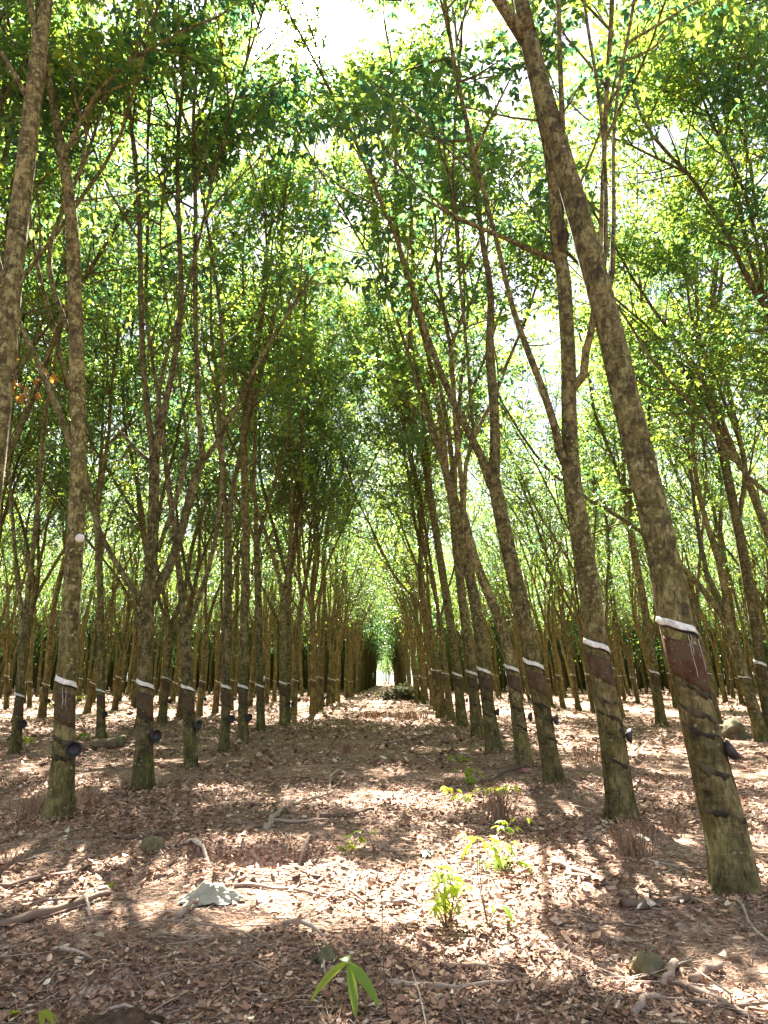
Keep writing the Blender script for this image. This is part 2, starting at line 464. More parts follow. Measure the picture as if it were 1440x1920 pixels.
class Stem:
    """the main trunk as horizontal rings: centre c(z), radius r(z, theta)"""
    def __init__(s, pts, rad, seed):
        s.p = np.asarray(pts, dtype=np.float64); s.r = np.asarray(rad, dtype=np.float64)
        s.ph = np.random.default_rng(seed).uniform(0, 2 * PI, 6)
        z = s.p[:, 2]
        zz = np.linspace(z[0], z[-1], 200)
        # smooth the traced corners
        def sm(v):
            w = np.interp(zz, z, v); k = np.ones(19) / 19
            return np.convolve(np.pad(w, 9, mode='reflect', reflect_type='odd'), k, 'valid')
        s.z, s.cx, s.cy, s.rr = zz, sm(s.p[:, 0]), sm(s.p[:, 1]), np.maximum(.01, sm(s.r))
    def c(s, z): return np.interp(z, s.z, s.cx), np.interp(z, s.z, s.cy)
    def rad(s, z, th):
        z = np.asarray(z, dtype=np.float64)
        r = np.interp(z, s.z, s.rr)
        fl = np.exp(-np.maximum(z, 0) / .17)
        return r * (1 + ring_noise(th, z, s.ph) + fl * (.20 + .17 * np.sin(4 * th + s.ph[5]) + .06 * np.sin(7 * th + s.ph[1])))
    def pt(s, z, th, off=0.0):
        cx, cy_ = s.c(z); r = s.rad(z, th) + off
        return np.stack(np.broadcast_arrays(cx + r * np.cos(th), cy_ + r * np.sin(th), np.asarray(z, dtype=np.float64)), -1)
    def build(s, bag, k, dz):
        zs = np.concatenate([np.arange(-.12, min(2.4, s.z[-1]), dz), np.arange(min(2.4, s.z[-1]), s.z[-1], max(dz * 1.6, .12)), [s.z[-1]]])
        th = np.arange(k) / k * 2 * PI
        Z, TH = np.meshgrid(zs, th, indexing='ij')
        V = s.pt(Z, TH).reshape(-1, 3)
        i = np.arange(len(zs) - 1)[:, None] * k; j = np.arange(k)[None, :]; j2 = (j + 1) % k
        Q = np.stack([i + j, i + j2, i + k + j2, i + k + j], -1).reshape(-1, 4)
        c = len(V); top = (len(zs) - 1) * k
        V = np.concatenate([V, [[s.cx[-1], s.cy[-1], s.z[-1] + s.rr[-1] * .5]]])
        bag.add(V, Q, [(c, top + q, top + (q + 1) % k) for q in range(k)])
    def strip(s, z_at, h_at, th0, th1, off_top, off_bot, thick=.003, n=26, m=2):
        """a band lying on the bark: z_at(th) top edge, h_at(th) height"""
        th = np.linspace(th0, th1, n)
        zt = z_at(th); zb = zt - h_at(th)
        b = Bag(); rows = []
        for q in range(m):
            f = q / (m - 1)
            rows.append(s.pt(zt * (1 - f) + zb * f, th, off_top * (1 - f) + off_bot * f + thick))
        for q in range(m - 1, -1, -1):
            f = q / (m - 1)
            rows.append(s.pt(zt * (1 - f) + zb * f, th, off_top * (1 - f) + off_bot * f))
        K = len(rows); V = np.stack(rows, 1).reshape(-1, 3)
        i = np.arange(n - 1)[:, None] * K; j = np.arange(K)[None, :]; j2 = (j + 1) % K
        Q = np.stack([i + j, i + K + j, i + K + j2, i + j2], -1).reshape(-1, 4)
        b.add(V, Q)
        ends = []
        for e in (0, (n - 1) * K):
            for q in range(m - 1):
                a = [e + q, e + q + 1, e + K - 2 - q, e + K - 1 - q]
                ends.append(a if e == 0 else a[::-1])
        b.Q.append(np.asarray(ends))
        return b

def grow(p0, d0, length, rng, step=.5, up=.06, wob=.07):
    P = [np.asarray(p0, dtype=np.float64)]; d = unit(d0)
    n = max(2, int(round(length / step)))
    for _ in range(n):
        d = unit(d + np.array([0, 0, up]) + rng.normal(size=3) * wob)
        P.append(P[-1] + d * (length / n))
    return np.array(P)

def along(P, t):
    s = np.concatenate([[0], np.cumsum(np.linalg.norm(np.diff(P, axis=0), axis=1))])
    x = t * s[-1]
    q = np.array([np.interp(x, s, P[:, k]) for k in range(3)])
    i = min(len(P) - 2, int(np.searchsorted(s, x, side='right')) - 1)
    return q, unit(P[i + 1] - P[i]), s[-1]

_sx = np.cross(np.array(SUN_DIR), [0, 0, 1.0]); _sx /= np.linalg.norm(_sx)
_sy = np.cross(_sx, np.array(SUN_DIR))
_gf = np.random.default_rng(77)
_GAPW = [(_gf.uniform(0, 2 * PI), 2 * PI / w_, _gf.uniform(0, 2 * PI), a_) for w_, a_ in ((3.1, .6), (2.6, .7), (2.2, .7), (1.8, .7), (1.5, .7), (1.2, .65), (.95, .6), (.8, .5))]
def gap_field(P):  # openings shaped along the sun's direction so that sun patches reach the floor
    """clumps and openings of the closed canopy"""
    u, v = P @ _sx, P @ _sy
    return sum(a * np.sin(k * (u * math.cos(t) + v * math.sin(t)) + ph) for t, k, ph, a in _GAPW)

def leaves(whorl_p, whorl_d, rng, nleaf, scale, bag, cone=None, single=False, bias=0.0, droop=.45):
    """compound leaves of three leaflets in whorls at the twig ends"""
    W = np.asarray(whorl_p); D = np.asarray(whorl_d)
    if len(W) == 0: return
    rep = rng.integers(max(1, nleaf - 2), nleaf + 3, len(W))
    P = np.repeat(W, rep, 0); D = np.repeat(D, rep, 0); n = len(P)
    wt = np.repeat(rng.normal(.38, .18, len(W)), rep) + bias
    D = D / np.linalg.norm(D, axis=1)[:, None]
    rnd = rng.normal(size=(n, 3)); perp = rnd - (rnd * D).sum(1)[:, None] * D
    perp /= np.maximum(1e-6, np.linalg.norm(perp, axis=1))[:, None]
    pd = perp + D * rng.uniform(-.1, .8, (n, 1)); pd[:, 2] -= rng.uniform(-.15, .25, n)
    pd /= np.linalg.norm(pd, axis=1)[:, None]
    pl = rng.uniform(.08, .34, (n, 1)) * (scale + .25)
    J = P + pd * pl - D * rng.uniform(0, .30, (n, 1)) * scale
    if single:
        reps = [0.0]
    else:
        reps = [-.95, 0.0, .95]
    for k in reps:
        up = np.tile([0.0, 0.0, 1.0], (n, 1)) + rng.normal(size=(n, 3)) * .35
        side = np.cross(pd, up); side /= np.maximum(1e-6, np.linalg.norm(side, axis=1))[:, None]
        d = pd * math.cos(k) + side * math.sin(k); d[:, 2] -= rng.uniform(0, droop * 1.6, n)
        d /= np.linalg.norm(d, axis=1)[:, None]
        s2 = np.cross(d, up); s2 /= np.maximum(1e-6, np.linalg.norm(s2, axis=1))[:, None]
        nn = np.cross(s2, d)
        L = rng.uniform(.10, .19, (n, 1)) * scale; wd = L * rng.uniform(.17, .24, (n, 1)) * (1.15 if single else 1)
        fold = wd * rng.uniform(.1, .5, (n, 1))
        b0 = J + d * .01; tip = J + d * L - nn * L * rng.uniform(.02, .18, (n, 1))
        l1 = J + d * L * .33 + s2 * wd + nn * fold; l2 = J + d * L * .70 + s2 * wd * .75 + nn * fold * .6 - nn * L * .04
        r1 = J + d * L * .33 - s2 * wd + nn * fold; r2 = J + d * L * .70 - s2 * wd * .75 + nn * fold * .6 - nn * L * .04
        keep = np.ones(n, dtype=bool)
        if cone is not None:
            org, ax, ca = cone
            q = J - org; q /= np.linalg.norm(q, axis=1)[:, None]
            keep = (q @ ax) < ca + rng.normal(size=n) * 2e-4
        V = np.stack([b0, l1, l2, tip, r2, r1], 1)[keep].reshape(-1, 3)
        m = int(keep.sum())
        if m == 0: continue
        i = np.arange(m)[:, None] * 6
        Q = np.concatenate([i + np.array([[0, 1, 2, 3]]), i + np.array([[0, 3, 4, 5]])])
        tint = np.clip(wt + rng.normal(size=n) * .10 + (rng.random(n) < .008) * .4, 0, 1)[keep]
        bag.add(V, Q, None, np.repeat(tint, 6))

def crown_on(limbs, rng, wood, leaf, zlow, o):
    """limbs: (points, r0, r1). Adds side branches, twigs and leaves above zlow."""
    wp, wd = [], []
    ph0, ph1, ph2 = rng.uniform(0, 2 * PI, 3)
    off = o.get('base', rng.uniform(-50, 50, 3))
    def alive(Q):
        k = gap_field(Q + off) + rng.normal(size=len(Q)) * .15 > o['hole']
        if o.get('cone') is not None:
            q = Q - o['cone'][0]; q = q / np.linalg.norm(q, axis=1)[:, None]
            k &= (q @ o['cone'][1]) < o['cone'][2]
        return k
    for P, r0, r1 in limbs:
        _, _, LL = along(P, 0)
        ns = max(2, int(LL / o['sub']))
        az = rng.uniform(0, 2 * PI)
        for q in range(ns):
            t = (q + rng.uniform(.2, .8)) / ns
            p, d, _ = along(P, t)
            if p[2] < zlow + rng.uniform(-.8, 1.6): continue
            az += 2.4 + rng.normal() * .4
            if math.sin(p[0] * 1.0 + ph0) + math.sin(p[1] * 1.1 + ph1) + 1.3 * math.sin(p[2] * 1.05 + ph2) + rng.normal() * .25 < o.get('gap', -.35): continue
            a = unit(np.cross(d, [0.3, .2, 1.0])); b2 = np.cross(d, a)
            ang = rng.uniform(.65, 1.2)
            dd = d * math.cos(ang) + (a * math.cos(az) + b2 * math.sin(az)) * math.sin(ang)
            ln = rng.uniform(.8, 2.4) * (1.12 - .4 * t) * o.get('spread', 1.0)
            S = grow(p, dd, ln, rng, .4, .10, .12)
            rs = min(r0 + (r1 - r0) * t, .028) * .75
            nt = max(2, int(ln / o['twig']))
            tw = []
            for u in range(nt):
                tt = .25 + .75 * (u + rng.uniform(0, 1)) / nt
                tp, td, _ = along(S, min(1, tt))
                v = unit(td + rng.normal(size=3) * .75 + [0, 0, .15])
                tw.append((tp, v, tp + v * rng.uniform(.2, .65)))
            tw.append((None, unit(S[-1] - S[-2]), S[-1]))
            ok = alive(np.array([q[2] for q in tw]))
            if ok.mean() < .25: continue
            tube(wood, S, np.linspace(rs, .006, len(S)), 4, False)
            for (tp, v, e), k in zip(tw, ok):
                if not k: continue
                if o['twigs'] and tp is not None: tube(wood, np.array([tp, (tp + e) / 2 + rng.normal(size=3) * .02, e]), [.007, .005, .003], 3, False)
                wp.append(e); wd.append(v)
        wp.append(P[-1]); wd.append(unit(P[-1] - P[-2]))
    leaves(np.array(wp), np.array(wd), rng, o['nleaf'], o['scale'], leaf, o.get('cone'), o.get('single', False), o.get('bias', 0.0))
    return len(wp)

HI = dict(sub=.34, twig=.22, nleaf=10, scale=.84, twigs=True, spread=1.2, gap=-1.4, hole=.08)
MID = dict(sub=.44, twig=.28, nleaf=7, scale=1.0, twigs=False, single=True, gap=-1.3, hole=-.6, spread=.9, bias=-.04)

def auto_limbs(top, d, r, rng, ztop, n=None, spread=.4):
    n = n or int(rng.choice([2, 3, 3, 4, 4]))
    L = []; az = rng.uniform(0, 2 * PI)
    for k in range(n):
        az += 2 * PI / n + rng.normal() * .3
        a = rng.uniform(.55, 1.15) * spread
        dd = unit(np.asarray(d) * .6 + np.array([math.cos(az) * math.sin(a), math.sin(az) * math.sin(a), math.cos(a)]))
        ln = (ztop - top[2]) * rng.uniform(.8, 1.08)
        P = grow(top - np.asarray(d) * r * .8, dd, ln, rng, .55, .035, .07)
        r0 = r * rng.uniform(.55, .78)
        L.append((P, r0, .012))
        for _ in range(int(rng.choice([0, 1, 1, 2]))):
            t = rng.uniform(.12, .5); q, dq, _ = along(P, t)
            e = unit(dq + rng.normal(size=3) * [.35, .35, .1])
            P2 = grow(q, e, ln * (1 - t) * rng.uniform(.7, 1), rng, .55, .03, .08)
            L.append((P2, (r0 * (1 - t)) * .8, .01))
    return L

def variant(seed, fork, ztop, opt, sides=11, zlow=5.2):
    """a plantation tree of the common kind, in its own coordinates; straight and round up to 2.2 m"""
    rng = np.random.default_rng(seed)
    zs = np.arange(0, fork + .01, .5)
    amp = np.clip((zs - 2.0) / 3, 0, 1)
    cx = amp * .16 * np.sin(zs * rng.uniform(.6, 1.0) + rng.uniform(0, 6)); cy_ = amp * .14 * np.sin(zs * rng.uniform(.6, 1.0) + rng.uniform(0, 6))
    r = np.interp(zs, [0, .5, 1.5, 3, 8], [.150, .132, .118, .105, .078])
    S = Stem(np.stack([cx, cy_, zs], -1), r, 4)
    wood, leaf = Bag(), Bag()
    S.build(wood, sides, .12 if opt is HI else .3)
    top = np.array([S.cx[-1], S.cy[-1], S.z[-1]])
    d = unit([S.cx[-1] - S.cx[-9], S.cy[-1] - S.cy[-9], S.z[-1] - S.z[-9]])
    limbs = auto_limbs(top, d, S.rr[-1], rng, ztop)
    if rng.random() < .45 and fork > 4:                       # a lower side limb
        z = rng.uniform(.5, .8) * fork; a = rng.uniform(0, 2 * PI)
        cxx, cyy = S.c(z)
        limbs.append((grow([cxx, cyy, z], [math.cos(a) * .5, math.sin(a) * .5, .85], (ztop - z) * .75, rng, .5, .04, .08), .05, .01))
    for P, r0, r1 in limbs:
        tube(wood, P, r0 + (r1 - r0) * np.linspace(0, 1, len(P)) ** .8, 7 if opt is HI else 5, False)
    nw = crown_on(limbs, rng, wood, leaf, zlow, opt)
    return S, wood.mesh('trunk', [M['bark']]), leaf.mesh('crown', [M['leaf']], attr=True)

# ------------------------------------------------------------------ trunk fittings (rain guard, tapped bark, grooves)
FR = -PI / 2                                                   # theta of the side facing the camera
def guard_bags(S, z0, slope, hgt=.07, th0=-PI * 1.06, th1=PI * .04, seed=0):
    rg = np.random.default_rng(seed)
    zf = lambda th: z0 - slope * (th - FR) + .003 * np.sin(4 * th + seed)
    hf = lambda th: hgt * (.68 + .05 * np.sin(5 * th + seed) - .25 * np.exp(-((th - th0) / .3) ** 2))
    g = S.strip(zf, hf, th0, th1, .003, .018, .003, 28, 4)
    k = S.strip(lambda th: zf(th) - hf(th) - .002, lambda th: 0 * th + .014, th0 + .1, th1 - .02, .004, .004, .006, 24)
    return g, k
def panel_bag(S, z0, slope, hgt=.07, depth=.30, th0=-PI * .97, th1=-.04, seed=0):
    rg = np.random.default_rng(seed); a = rg.uniform(0, 6)
    zf = lambda th: z0 - slope * (th - FR) - hgt - .06
    hf = lambda th: depth * (.75 + .25 * np.clip((th - th0) / 1.8, 0, 1)) * np.clip((th - th0) / .5 + .35, 0, 1) + .006 * np.sin(9 * th + a) + .004 * np.sin(23 * th)
    return S.strip(zf, hf, th0, th1, .002, .002, .0045, 26, 6)
def groove_bag(S, z0, slope, w=.022, th0=-PI, th1=.1, seed=0):
    rg = np.random.default_rng(seed); a, b = rg.uniform(0, 6, 2)
    zf = lambda th: z0 - slope * (th - FR) + .008 * np.sin(4 * th + a)
    hf = lambda th: w * (.8 + .4 * np.sin(2 * th + b) + .22 * np.sin(7 * th + a) + .15 * np.sin(17 * th + b)) * np.clip((th - th0) / .9 + .08, 0, 1) * np.clip((th1 - th) / .5 + .1, 0, 1)
    return S.strip(zf, hf, th0, th1, .0008, .0008, .0035, 44, 3)

def bowl_mesh(seed=0, r=.078, dep=.066):
    b = Bag(); k = 22
    prof = [(.012, 0), (r * .45, dep * .06), (r * .75, dep * .3), (r * .93, dep * .65), (r, dep), (r * .94, dep * 1.01), (r * .86, dep * .66), (r * .66, dep * .34), (r * .35, dep * .16), (.006, dep * .14)]
    th = np.arange(k) / k * 2 * PI
    V = np.concatenate([np.stack([p * np.cos(th) * (1 + .02 * np.sin(3 * th + seed)), p * np.sin(th), np.full(k, z)], -1) for p, z in prof])
    n = len(prof)
    i = np.arange(n - 1)[:, None] * k; j = np.arange(k)[None, :]; j2 = (j + 1) % k
    b.add(V, np.stack([i + j, i + j2, i + k + j2, i + k + j], -1).reshape(-1, 4))
    V = np.concatenate([V[:k], [[0, 0, 0]]])
    b.add(V, None, [(k, (q + 1) % k, q) for q in range(k)])
    return b.mesh('bowl', [M['cup']])
def skin_mesh(r=.050, z=.030):
    b = Bag(); k = 16; th = np.arange(k) / k * 2 * PI
    rr = r * (1 + .12 * np.sin(3 * th) + .08 * np.sin(5 * th + 1))
    V = np.concatenate([np.stack([rr * np.cos(th), rr * np.sin(th), np.full(k, z)], -1), [[0, 0, z + .003]]])
    b.add(V, None, [(k, q, (q + 1) % k) for q in range(k)])
    return b.mesh('latex_skin', [M['latex']])
BOWL, SKIN = bowl_mesh(), skin_mesh()
def hoop_mesh(r=.081, z=.05):
    b = Bag(); th = np.linspace(0, 2 * PI, 23)
    tube(b, np.stack([r * np.cos(th), r * np.sin(th), np.full(23, z)], -1), .0022, 5, False)
    tube(b, np.array([[r, 0, z], [r + .02, 0, z - .01], [r + .05, 0, z - .03]]), .0022, 5)
    return b.mesh('wire_hoop', [M['wire']])
HOOP = hoop_mesh()
def cup(P, axis, label, group='latex cups wired to the trunks', scale=1.0, skin=True):
    e = empty('latex_cup', tuple(P), label, 'cup', group)
    q = Vector(axis).to_track_quat('Z', 'X')
    e.rotation_euler = q.to_euler(); e.scale = (scale,) * 3
    link('bowl', BOWL, e); link('wire_hoop', HOOP, e)
    if skin: link('latex_skin', SKIN, e)
    return e

# ------------------------------------------------------------------ trees traced from the photograph
CONE = (np.array([0, 0, CAMH]), np.array(SUN_DIR), math.cos(math.radians(2.0)))
G_L, G_R = 'rubber trees lining the left side of the alley', 'rubber trees lining the right side of the alley'
G_B = 'rubber trees in the rows behind the alley rows'
SPOTS = []                                                     # ground positions already taken
def px_line(L, Y, base, spread=0.0):
    out, rad = [], []
    for k, (x, y, w) in enumerate(L):
        P = at_y(x, y, Y + spread * k); out.append(P - base); rad.append(rad_at(w, P))
    return np.array(out), np.array(rad)

def hero(trunk, label, group, tape=None, cup_px=None, cup_ax=(.5, -.8, .1), cup_label=None, limbs=(), auto=0, ztop=19.1, seed=1, zlow=6.0,
         side=26, opt=HI, grooves=(), slope=None, spread=.4, dead=(), panel=True, cupskin=False):
    rng = np.random.default_rng(seed)
    X, Y = ground_pt(trunk[0][0], trunk[0][1])
    SPOTS.append((X, Y))
    base = np.array([X, Y, float(gz(X, Y))])
    P, rad = px_line(trunk, Y, base)
    P[0] = [0, 0, -.12] if P[1][2] > .1 else P[0]
    P = np.concatenate([P[:1], P[1:]]); S = Stem(P, rad, seed)
    e = empty('rubber_tree', tuple(base), label, 'tree', group)
    wood, leaf = Bag(), Bag()
    S.build(wood, side, .07 if side > 16 else .12)
    LB = []
    for q, (L, ext) in enumerate(limbs):
        lp, lr = px_line(L, Y, base, rng.uniform(-.12, .12))
        # smooth and extend upward beyond the trace
        d = unit(lp[-1] - lp[-2])
        if ext:
            E_ = grow(lp[-1], d, max(1.0, ztop * rng.uniform(.85, 1.05) - lp[-1][2]) if ext is True else ext, rng, .55, .05, .06)[1:]
            lr = np.concatenate([lr, np.linspace(lr[-1] * .92, .012, len(E_))]); lp = np.concatenate([lp, E_])
        s0 = np.concatenate([[0], np.cumsum(np.linalg.norm(np.diff(lp, axis=0), axis=1))])
        u = np.linspace(0, s0[-1], max(6, int(s0[-1] / .25)))
        kp = np.stack([np.interp(u, s0, lp[:, k]) for k in range(3)], -1); kr = np.interp(u, s0, lr)
        if len(kp) > 9:
            ker = np.ones(5) / 5
            kp[2:-2] = np.stack([np.convolve(kp[:, k], ker, 'valid') for k in range(3)], -1)
        tube(wood, kp, kr, 12 if kr[0] > .03 else 7, True)
        if ext: LB.append((kp, kr[0], kr[-1]))
    if auto:
        top = np.array([S.cx[-1], S.cy[-1], S.z[-1]])
        d = unit([S.cx[-1] - S.cx[-12], S.cy[-1] - S.cy[-12], S.z[-1] - S.z[-12]])
        for lp, r0, r1 in auto_limbs(top, d, S.rr[-1], rng, ztop, auto, spread):
            tube(wood, lp, r0 + (r1 - r0) * np.linspace(0, 1, len(lp)) ** .8, 9, False)
            LB.append((lp, r0, r1))
    o2 = dict(opt); o2['base'] = base
    if auto: o2['hole'] = .3
    o2['cone'] = (CONE[0] - base, CONE[1], CONE[2])
    crown_on(LB, rng, wood, leaf, zlow, o2)
    link('trunk', wood.mesh('trunk', [M['bark']]), e)
    if leaf.n: link('crown', leaf.mesh('crown', [M['leaf']], attr=True), e)
    if tape is not None:
        z0 = float(at_y(tape[0], tape[1], Y)[2] - base[2])
        r = float(S.rad(z0, FR)); sl = slope if slope is not None else .50 * 2 * r / PI
        hg = tape[2] / FPX * Y if len(tape) > 2 else .065
        g, k = guard_bags(S, z0 + hg / 2, sl, hg, seed=seed)
        go = link('rain_guard', g.mesh('rain_guard', [M['guard']]), e)
        link('sealant_line', k.mesh('sealant_line', [M['black']]), go)
        if panel:
            link('tapped_panel', panel_bag(S, z0 + hg / 2, sl, hg, .30 * tape[3] if len(tape) > 3 else .28, seed=seed).mesh('tapped_panel', [M['redpanel' if seed == 11 else 'panel']]), e)
        if seed in (11, 22):
            for q in range(3):
                th_ = FR + rng.uniform(-.5, 1.0) + np.cumsum(rng.normal(size=14)) * .025
                zz_ = z0 - hg * .5 - sl * (th_[0] - FR) - np.linspace(0, rng.uniform(.12, .38), 14)
                b = Bag(); tube(b, S.pt(zz_, th_, .008), rng.uniform(.0012, .0022), 4, True)
                link('latex_drip', b.mesh('latex_drip', [M['latex']]), e)
        for q, gzv in enumerate(grooves):
            zz = float(at_y(trunk[0][0], gzv, Y)[2] - base[2])
            link('stained_groove', groove_bag(S, zz, sl * (1.15 + .25 * rng.normal()), rng.uniform(.03, .062), seed=seed * 7 + q).mesh('stained_groove', [M['groove']]), e)
    if cup_px is not None:
        Pc = at_y(cup_px[0], cup_px[1], Y - .06)
        zc = float(Pc[2] - base[2]); hs = rng.uniform(.14, .3)
        st_ = S.strip(lambda th: zc + .05 + .02 * np.sin(5 * th + seed), lambda th: hs * np.exp(-((th + .25) / .38) ** 2) + .03, -1.05, .55, .001, .001, .0035, 30, 5)
        link('latex_stain', st_.mesh('latex_stain', [M['groove']]), e)
        cup(Pc, cup_ax, cup_label, skin=cupskin)
    return e, S, base, Y

# --- right side of the alley
hero([(1383, 1672, 84), (1362, 1560, 78), (1340, 1470, 71), (1318, 1390, 66), (1283, 1230, 63), (1268, 1180, 62), (1245, 1050, 58), (1215, 920, 54), (1180, 780, 51), (1150, 640, 48), (1118, 520, 46), (1085, 400, 43), (1052, 290, 40), (1020, 190, 37), (990, 70, 34)],
     'thick mossy tree leaning hard to the left, nearest of the right row', G_R, (1268, 1180, 20, 1.1),
     (1362, 1414), (.75, -.35, .55), 'big cup tilted open on the near mossy leaning trunk, grey dried latex inside', cupskin=True,
     limbs=[([(988, 80, 26), (945, 15, 22), (900, -50, 18)], True), ([(990, 60, 30), (972, -20, 26), (955, -110, 24)], True),
            ([(1140, 545, 14), (1150, 500, 10), (1152, 410, 8), (1150, 320, 7)], True), ([(1128, 520, 12), (1136, 470, 9), (1140, 380, 8), (1133, 300, 7)], True),
            ([(1058, 300, 13), (1053, 220, 11), (1050, 100, 9), (1046, -20, 8)], True)],
     seed=11, ztop=19.6, side=36, grooves=(1290, 1335, 1372, 1440, 1520), zlow=7.5)
hero([(1168, 1537, 54), (1155, 1430, 48), (1138, 1330, 44), (1120, 1230, 41), (1105, 1100, 40), (1085, 980, 38), (1071, 890, 34), (1068, 800, 28), (1065, 650, 27), (1055, 500, 26), (1047, 470, 25)],
     'second tree on the right of the alley, with a black lump and hooked limb', G_R, (1119, 1214, 15, .9),
     (1173, 1378), (.9, -.3, -.1), 'dark cup seen edge on, wired to the second trunk on the right of the alley',
     limbs=[([(1068, 885, 20), (1050, 850, 17), (1036, 780, 15), (1008, 690, 13), (975, 640, 12), (955, 560, 10)], True),
            ([(1068, 735, 18), (1092, 712, 17), (1106, 660, 15), (1112, 600, 13), (1120, 520, 11)], True),
            ([(1048, 490, 14), (1020, 482, 12), (985, 462, 10), (930, 440, 8), (885, 420, 6)], .8),
            ([(1047, 480, 26), (1044, 420, 24), (1040, 345, 20), (1020, 250, 15), (1003, 180, 13), (985, 80, 11)], True)],
     seed=12, ztop=19.1, side=30, grooves=(1312, 1340, 1375, 1425), zlow=6.8)
hero([(1042, 1468, 38), (1025, 1380, 33), (1005, 1270, 32), (980, 1150, 31), (955, 1040, 29), (936, 950, 27), (924, 890, 24)],
     'third tree on the right of the alley, grey green trunk forking at mid height', G_R, (1003, 1247, 11, 1.0),
     (1037, 1349), (.9, -.35, 0), 'round black cup on the third trunk on the right of the alley',
     limbs=[([(926, 900, 22), (930, 800, 19), (921, 700, 18), (915, 640, 16), (925, 560, 13), (905, 460, 11)], True),
            ([(924, 900, 17), (900, 850, 16), (862, 780, 14), (825, 700, 12), (792, 600, 10), (760, 500, 9)], True),
            ([(930, 935, 10), (900, 880, 8), (885, 800, 7), (880, 700, 6)], True)],
     seed=13, ztop=19.1, side=26, grooves=(1320, 1345, 1380))
hero([(985, 1436, 32), (970, 1330, 25), (958, 1240, 23), (935, 1160, 21), (890, 1050, 17), (868, 960, 15)],
     'fourth tree on the right of the alley, slim and bending left above its white guard', G_R, (962, 1255, 9, .9), (990, 1344), (.9, -.3, 0),
     'small black cup on the slim bending fourth trunk on the right of the alley', auto=3, seed=14, side=20, grooves=(1325, 1360))
hero([(930, 1408, 30), (916, 1330, 24), (906, 1240, 23), (893, 1140, 21), (868, 1020, 19), (845, 930, 17)],
     'fifth tree on the right of the alley, brown trunk with two dark slanting grooves', G_R, (907, 1259, 8, .9), (929, 1335), (.9, -.3, 0),
     'black cup on the fifth trunk on the right of the alley, beside dark stain', auto=3, seed=15, side=20, grooves=(1310, 1340))
hero([(898, 1382, 26), (888, 1300, 20), (884, 1250, 19), (866, 1120, 17), (852, 1000, 15), (850, 880, 14)],
     'sixth tree on the right of the alley, tall straight trunk with dark upper stem', G_R, (885, 1263, 7), (903, 1325), (.9, -.3, 0),
     'small dark cup on the sixth trunk on the right of the alley', auto=2, seed=16, side=18, grooves=(1320,))
hero([(868, 1362, 22), (858, 1270, 17), (842, 1150, 16), (818, 1000, 14), (802, 900, 13)],
     'seventh tree on the right of the alley, leaning left over the path', G_R, (858, 1266, 6), (873, 1313), (.9, -.3, 0),
     'tiny dark cup on the seventh trunk on the right of the alley', auto=3, seed=17, side=16)
# --- left side of the alley
hero([(-118, 1650, 66), (-90, 1500, 56), (-60, 1250, 50), (-30, 1000, 44), (2, 760, 38), (14, 650, 36), (26, 500, 35), (45, 330, 33), (60, 200, 31), (76, 70, 29)],
     'pale grey trunk cut by the left picture edge, first of the left row', G_L, (-62, 1275, 20),
     limbs=[([(75, 85, 24), (90, -10, 22), (105, -120, 19)], True), ([(62, 210, 10), (30, 140, 9), (-10, 80, 8), (-70, 20, 7)], 1.2), ([(70, 110, 12), (60, 0, 11), (40, -90, 10)], True)],
     seed=21, ztop=19.6, side=30, zlow=7.0)
hero([(113, 1536, 48), (119, 1430, 41), (122, 1330, 36), (127, 1240, 34), (133, 1130, 33), (143, 1000, 31), (148, 850, 29), (145, 750, 28), (142, 600, 26), (138, 450, 23), (128, 350, 21), (112, 260, 18)],
     'second tree of the left alley row, tall straight trunk with a round white cut scar', G_L, (126, 1279, 14, 1.1),
     (139, 1405), (.35, -.93, .05), 'round black cup facing the camera on the trunk with the white cut scar',
     limbs=[([(114, 275, 16), (98, 190, 13), (86, 100, 11), (80, 10, 10)], True), ([(146, 860, 13), (118, 800, 12), (98, 730, 11), (62, 665, 9), (30, 590, 8)], True),
            ([(140, 640, 10), (118, 600, 9), (100, 540, 9), (80, 490, 8), (95, 440, 7)], True), ([(120, 300, 10), (150, 220, 8), (190, 150, 7), (260, 95, 6), (370, 50, 5)], .6)],
     seed=22, ztop=19.1, side=30, grooves=(1382, 1415), cupskin=False)
hero([(268, 1480, 40), (272, 1380, 32), (272, 1270, 28), (272, 1180, 28), (276, 1120, 26), (284, 1050, 22), (288, 950, 19), (290, 870, 19)],
     'third tree of the left alley row, low crotch with a limb to each side', G_L, (270, 1283, 11, 1.0),
     (289, 1380), (.7, -.7, .05), 'black cup turned half away on the low forked trunk of the left alley row',
     limbs=[([(290, 880, 13), (281, 800, 12), (268, 700, 11), (264, 560, 10), (262, 400, 9)], True), ([(291, 875, 13), (300, 800, 12), (328, 680, 11), (342, 570, 10), (334, 400, 9)], True),
            ([(291, 880, 10), (296, 780, 8), (300, 690, 7), (332, 610, 6)], True), ([(288, 870, 8), (262, 850, 7), (240, 825, 6), (214, 800, 5)], False),
            ([(279, 1135, 18), (302, 1090, 18), (322, 1055, 17), (345, 980, 16), (362, 905, 15), (383, 855, 15)], False),
            ([(381, 862, 11), (372, 790, 10), (368, 650, 9), (365, 520, 9), (368, 400, 8)], True), ([(383, 860, 10), (412, 825, 9), (440, 775, 8), (462, 715, 8), (500, 650, 7), (540, 590, 6)], .8),
            ([(296, 1035, 9), (320, 960, 8), (345, 905, 8), (352, 880, 9), (350, 800, 5), (340, 740, 4)], True),
            ([(268, 1140, 12), (238, 1085, 11), (207, 1038, 10), (190, 1020, 10), (172, 965, 9), (162, 900, 8)], True)],
     seed=23, ztop=18.6, side=28, grooves=(1340, 1358))
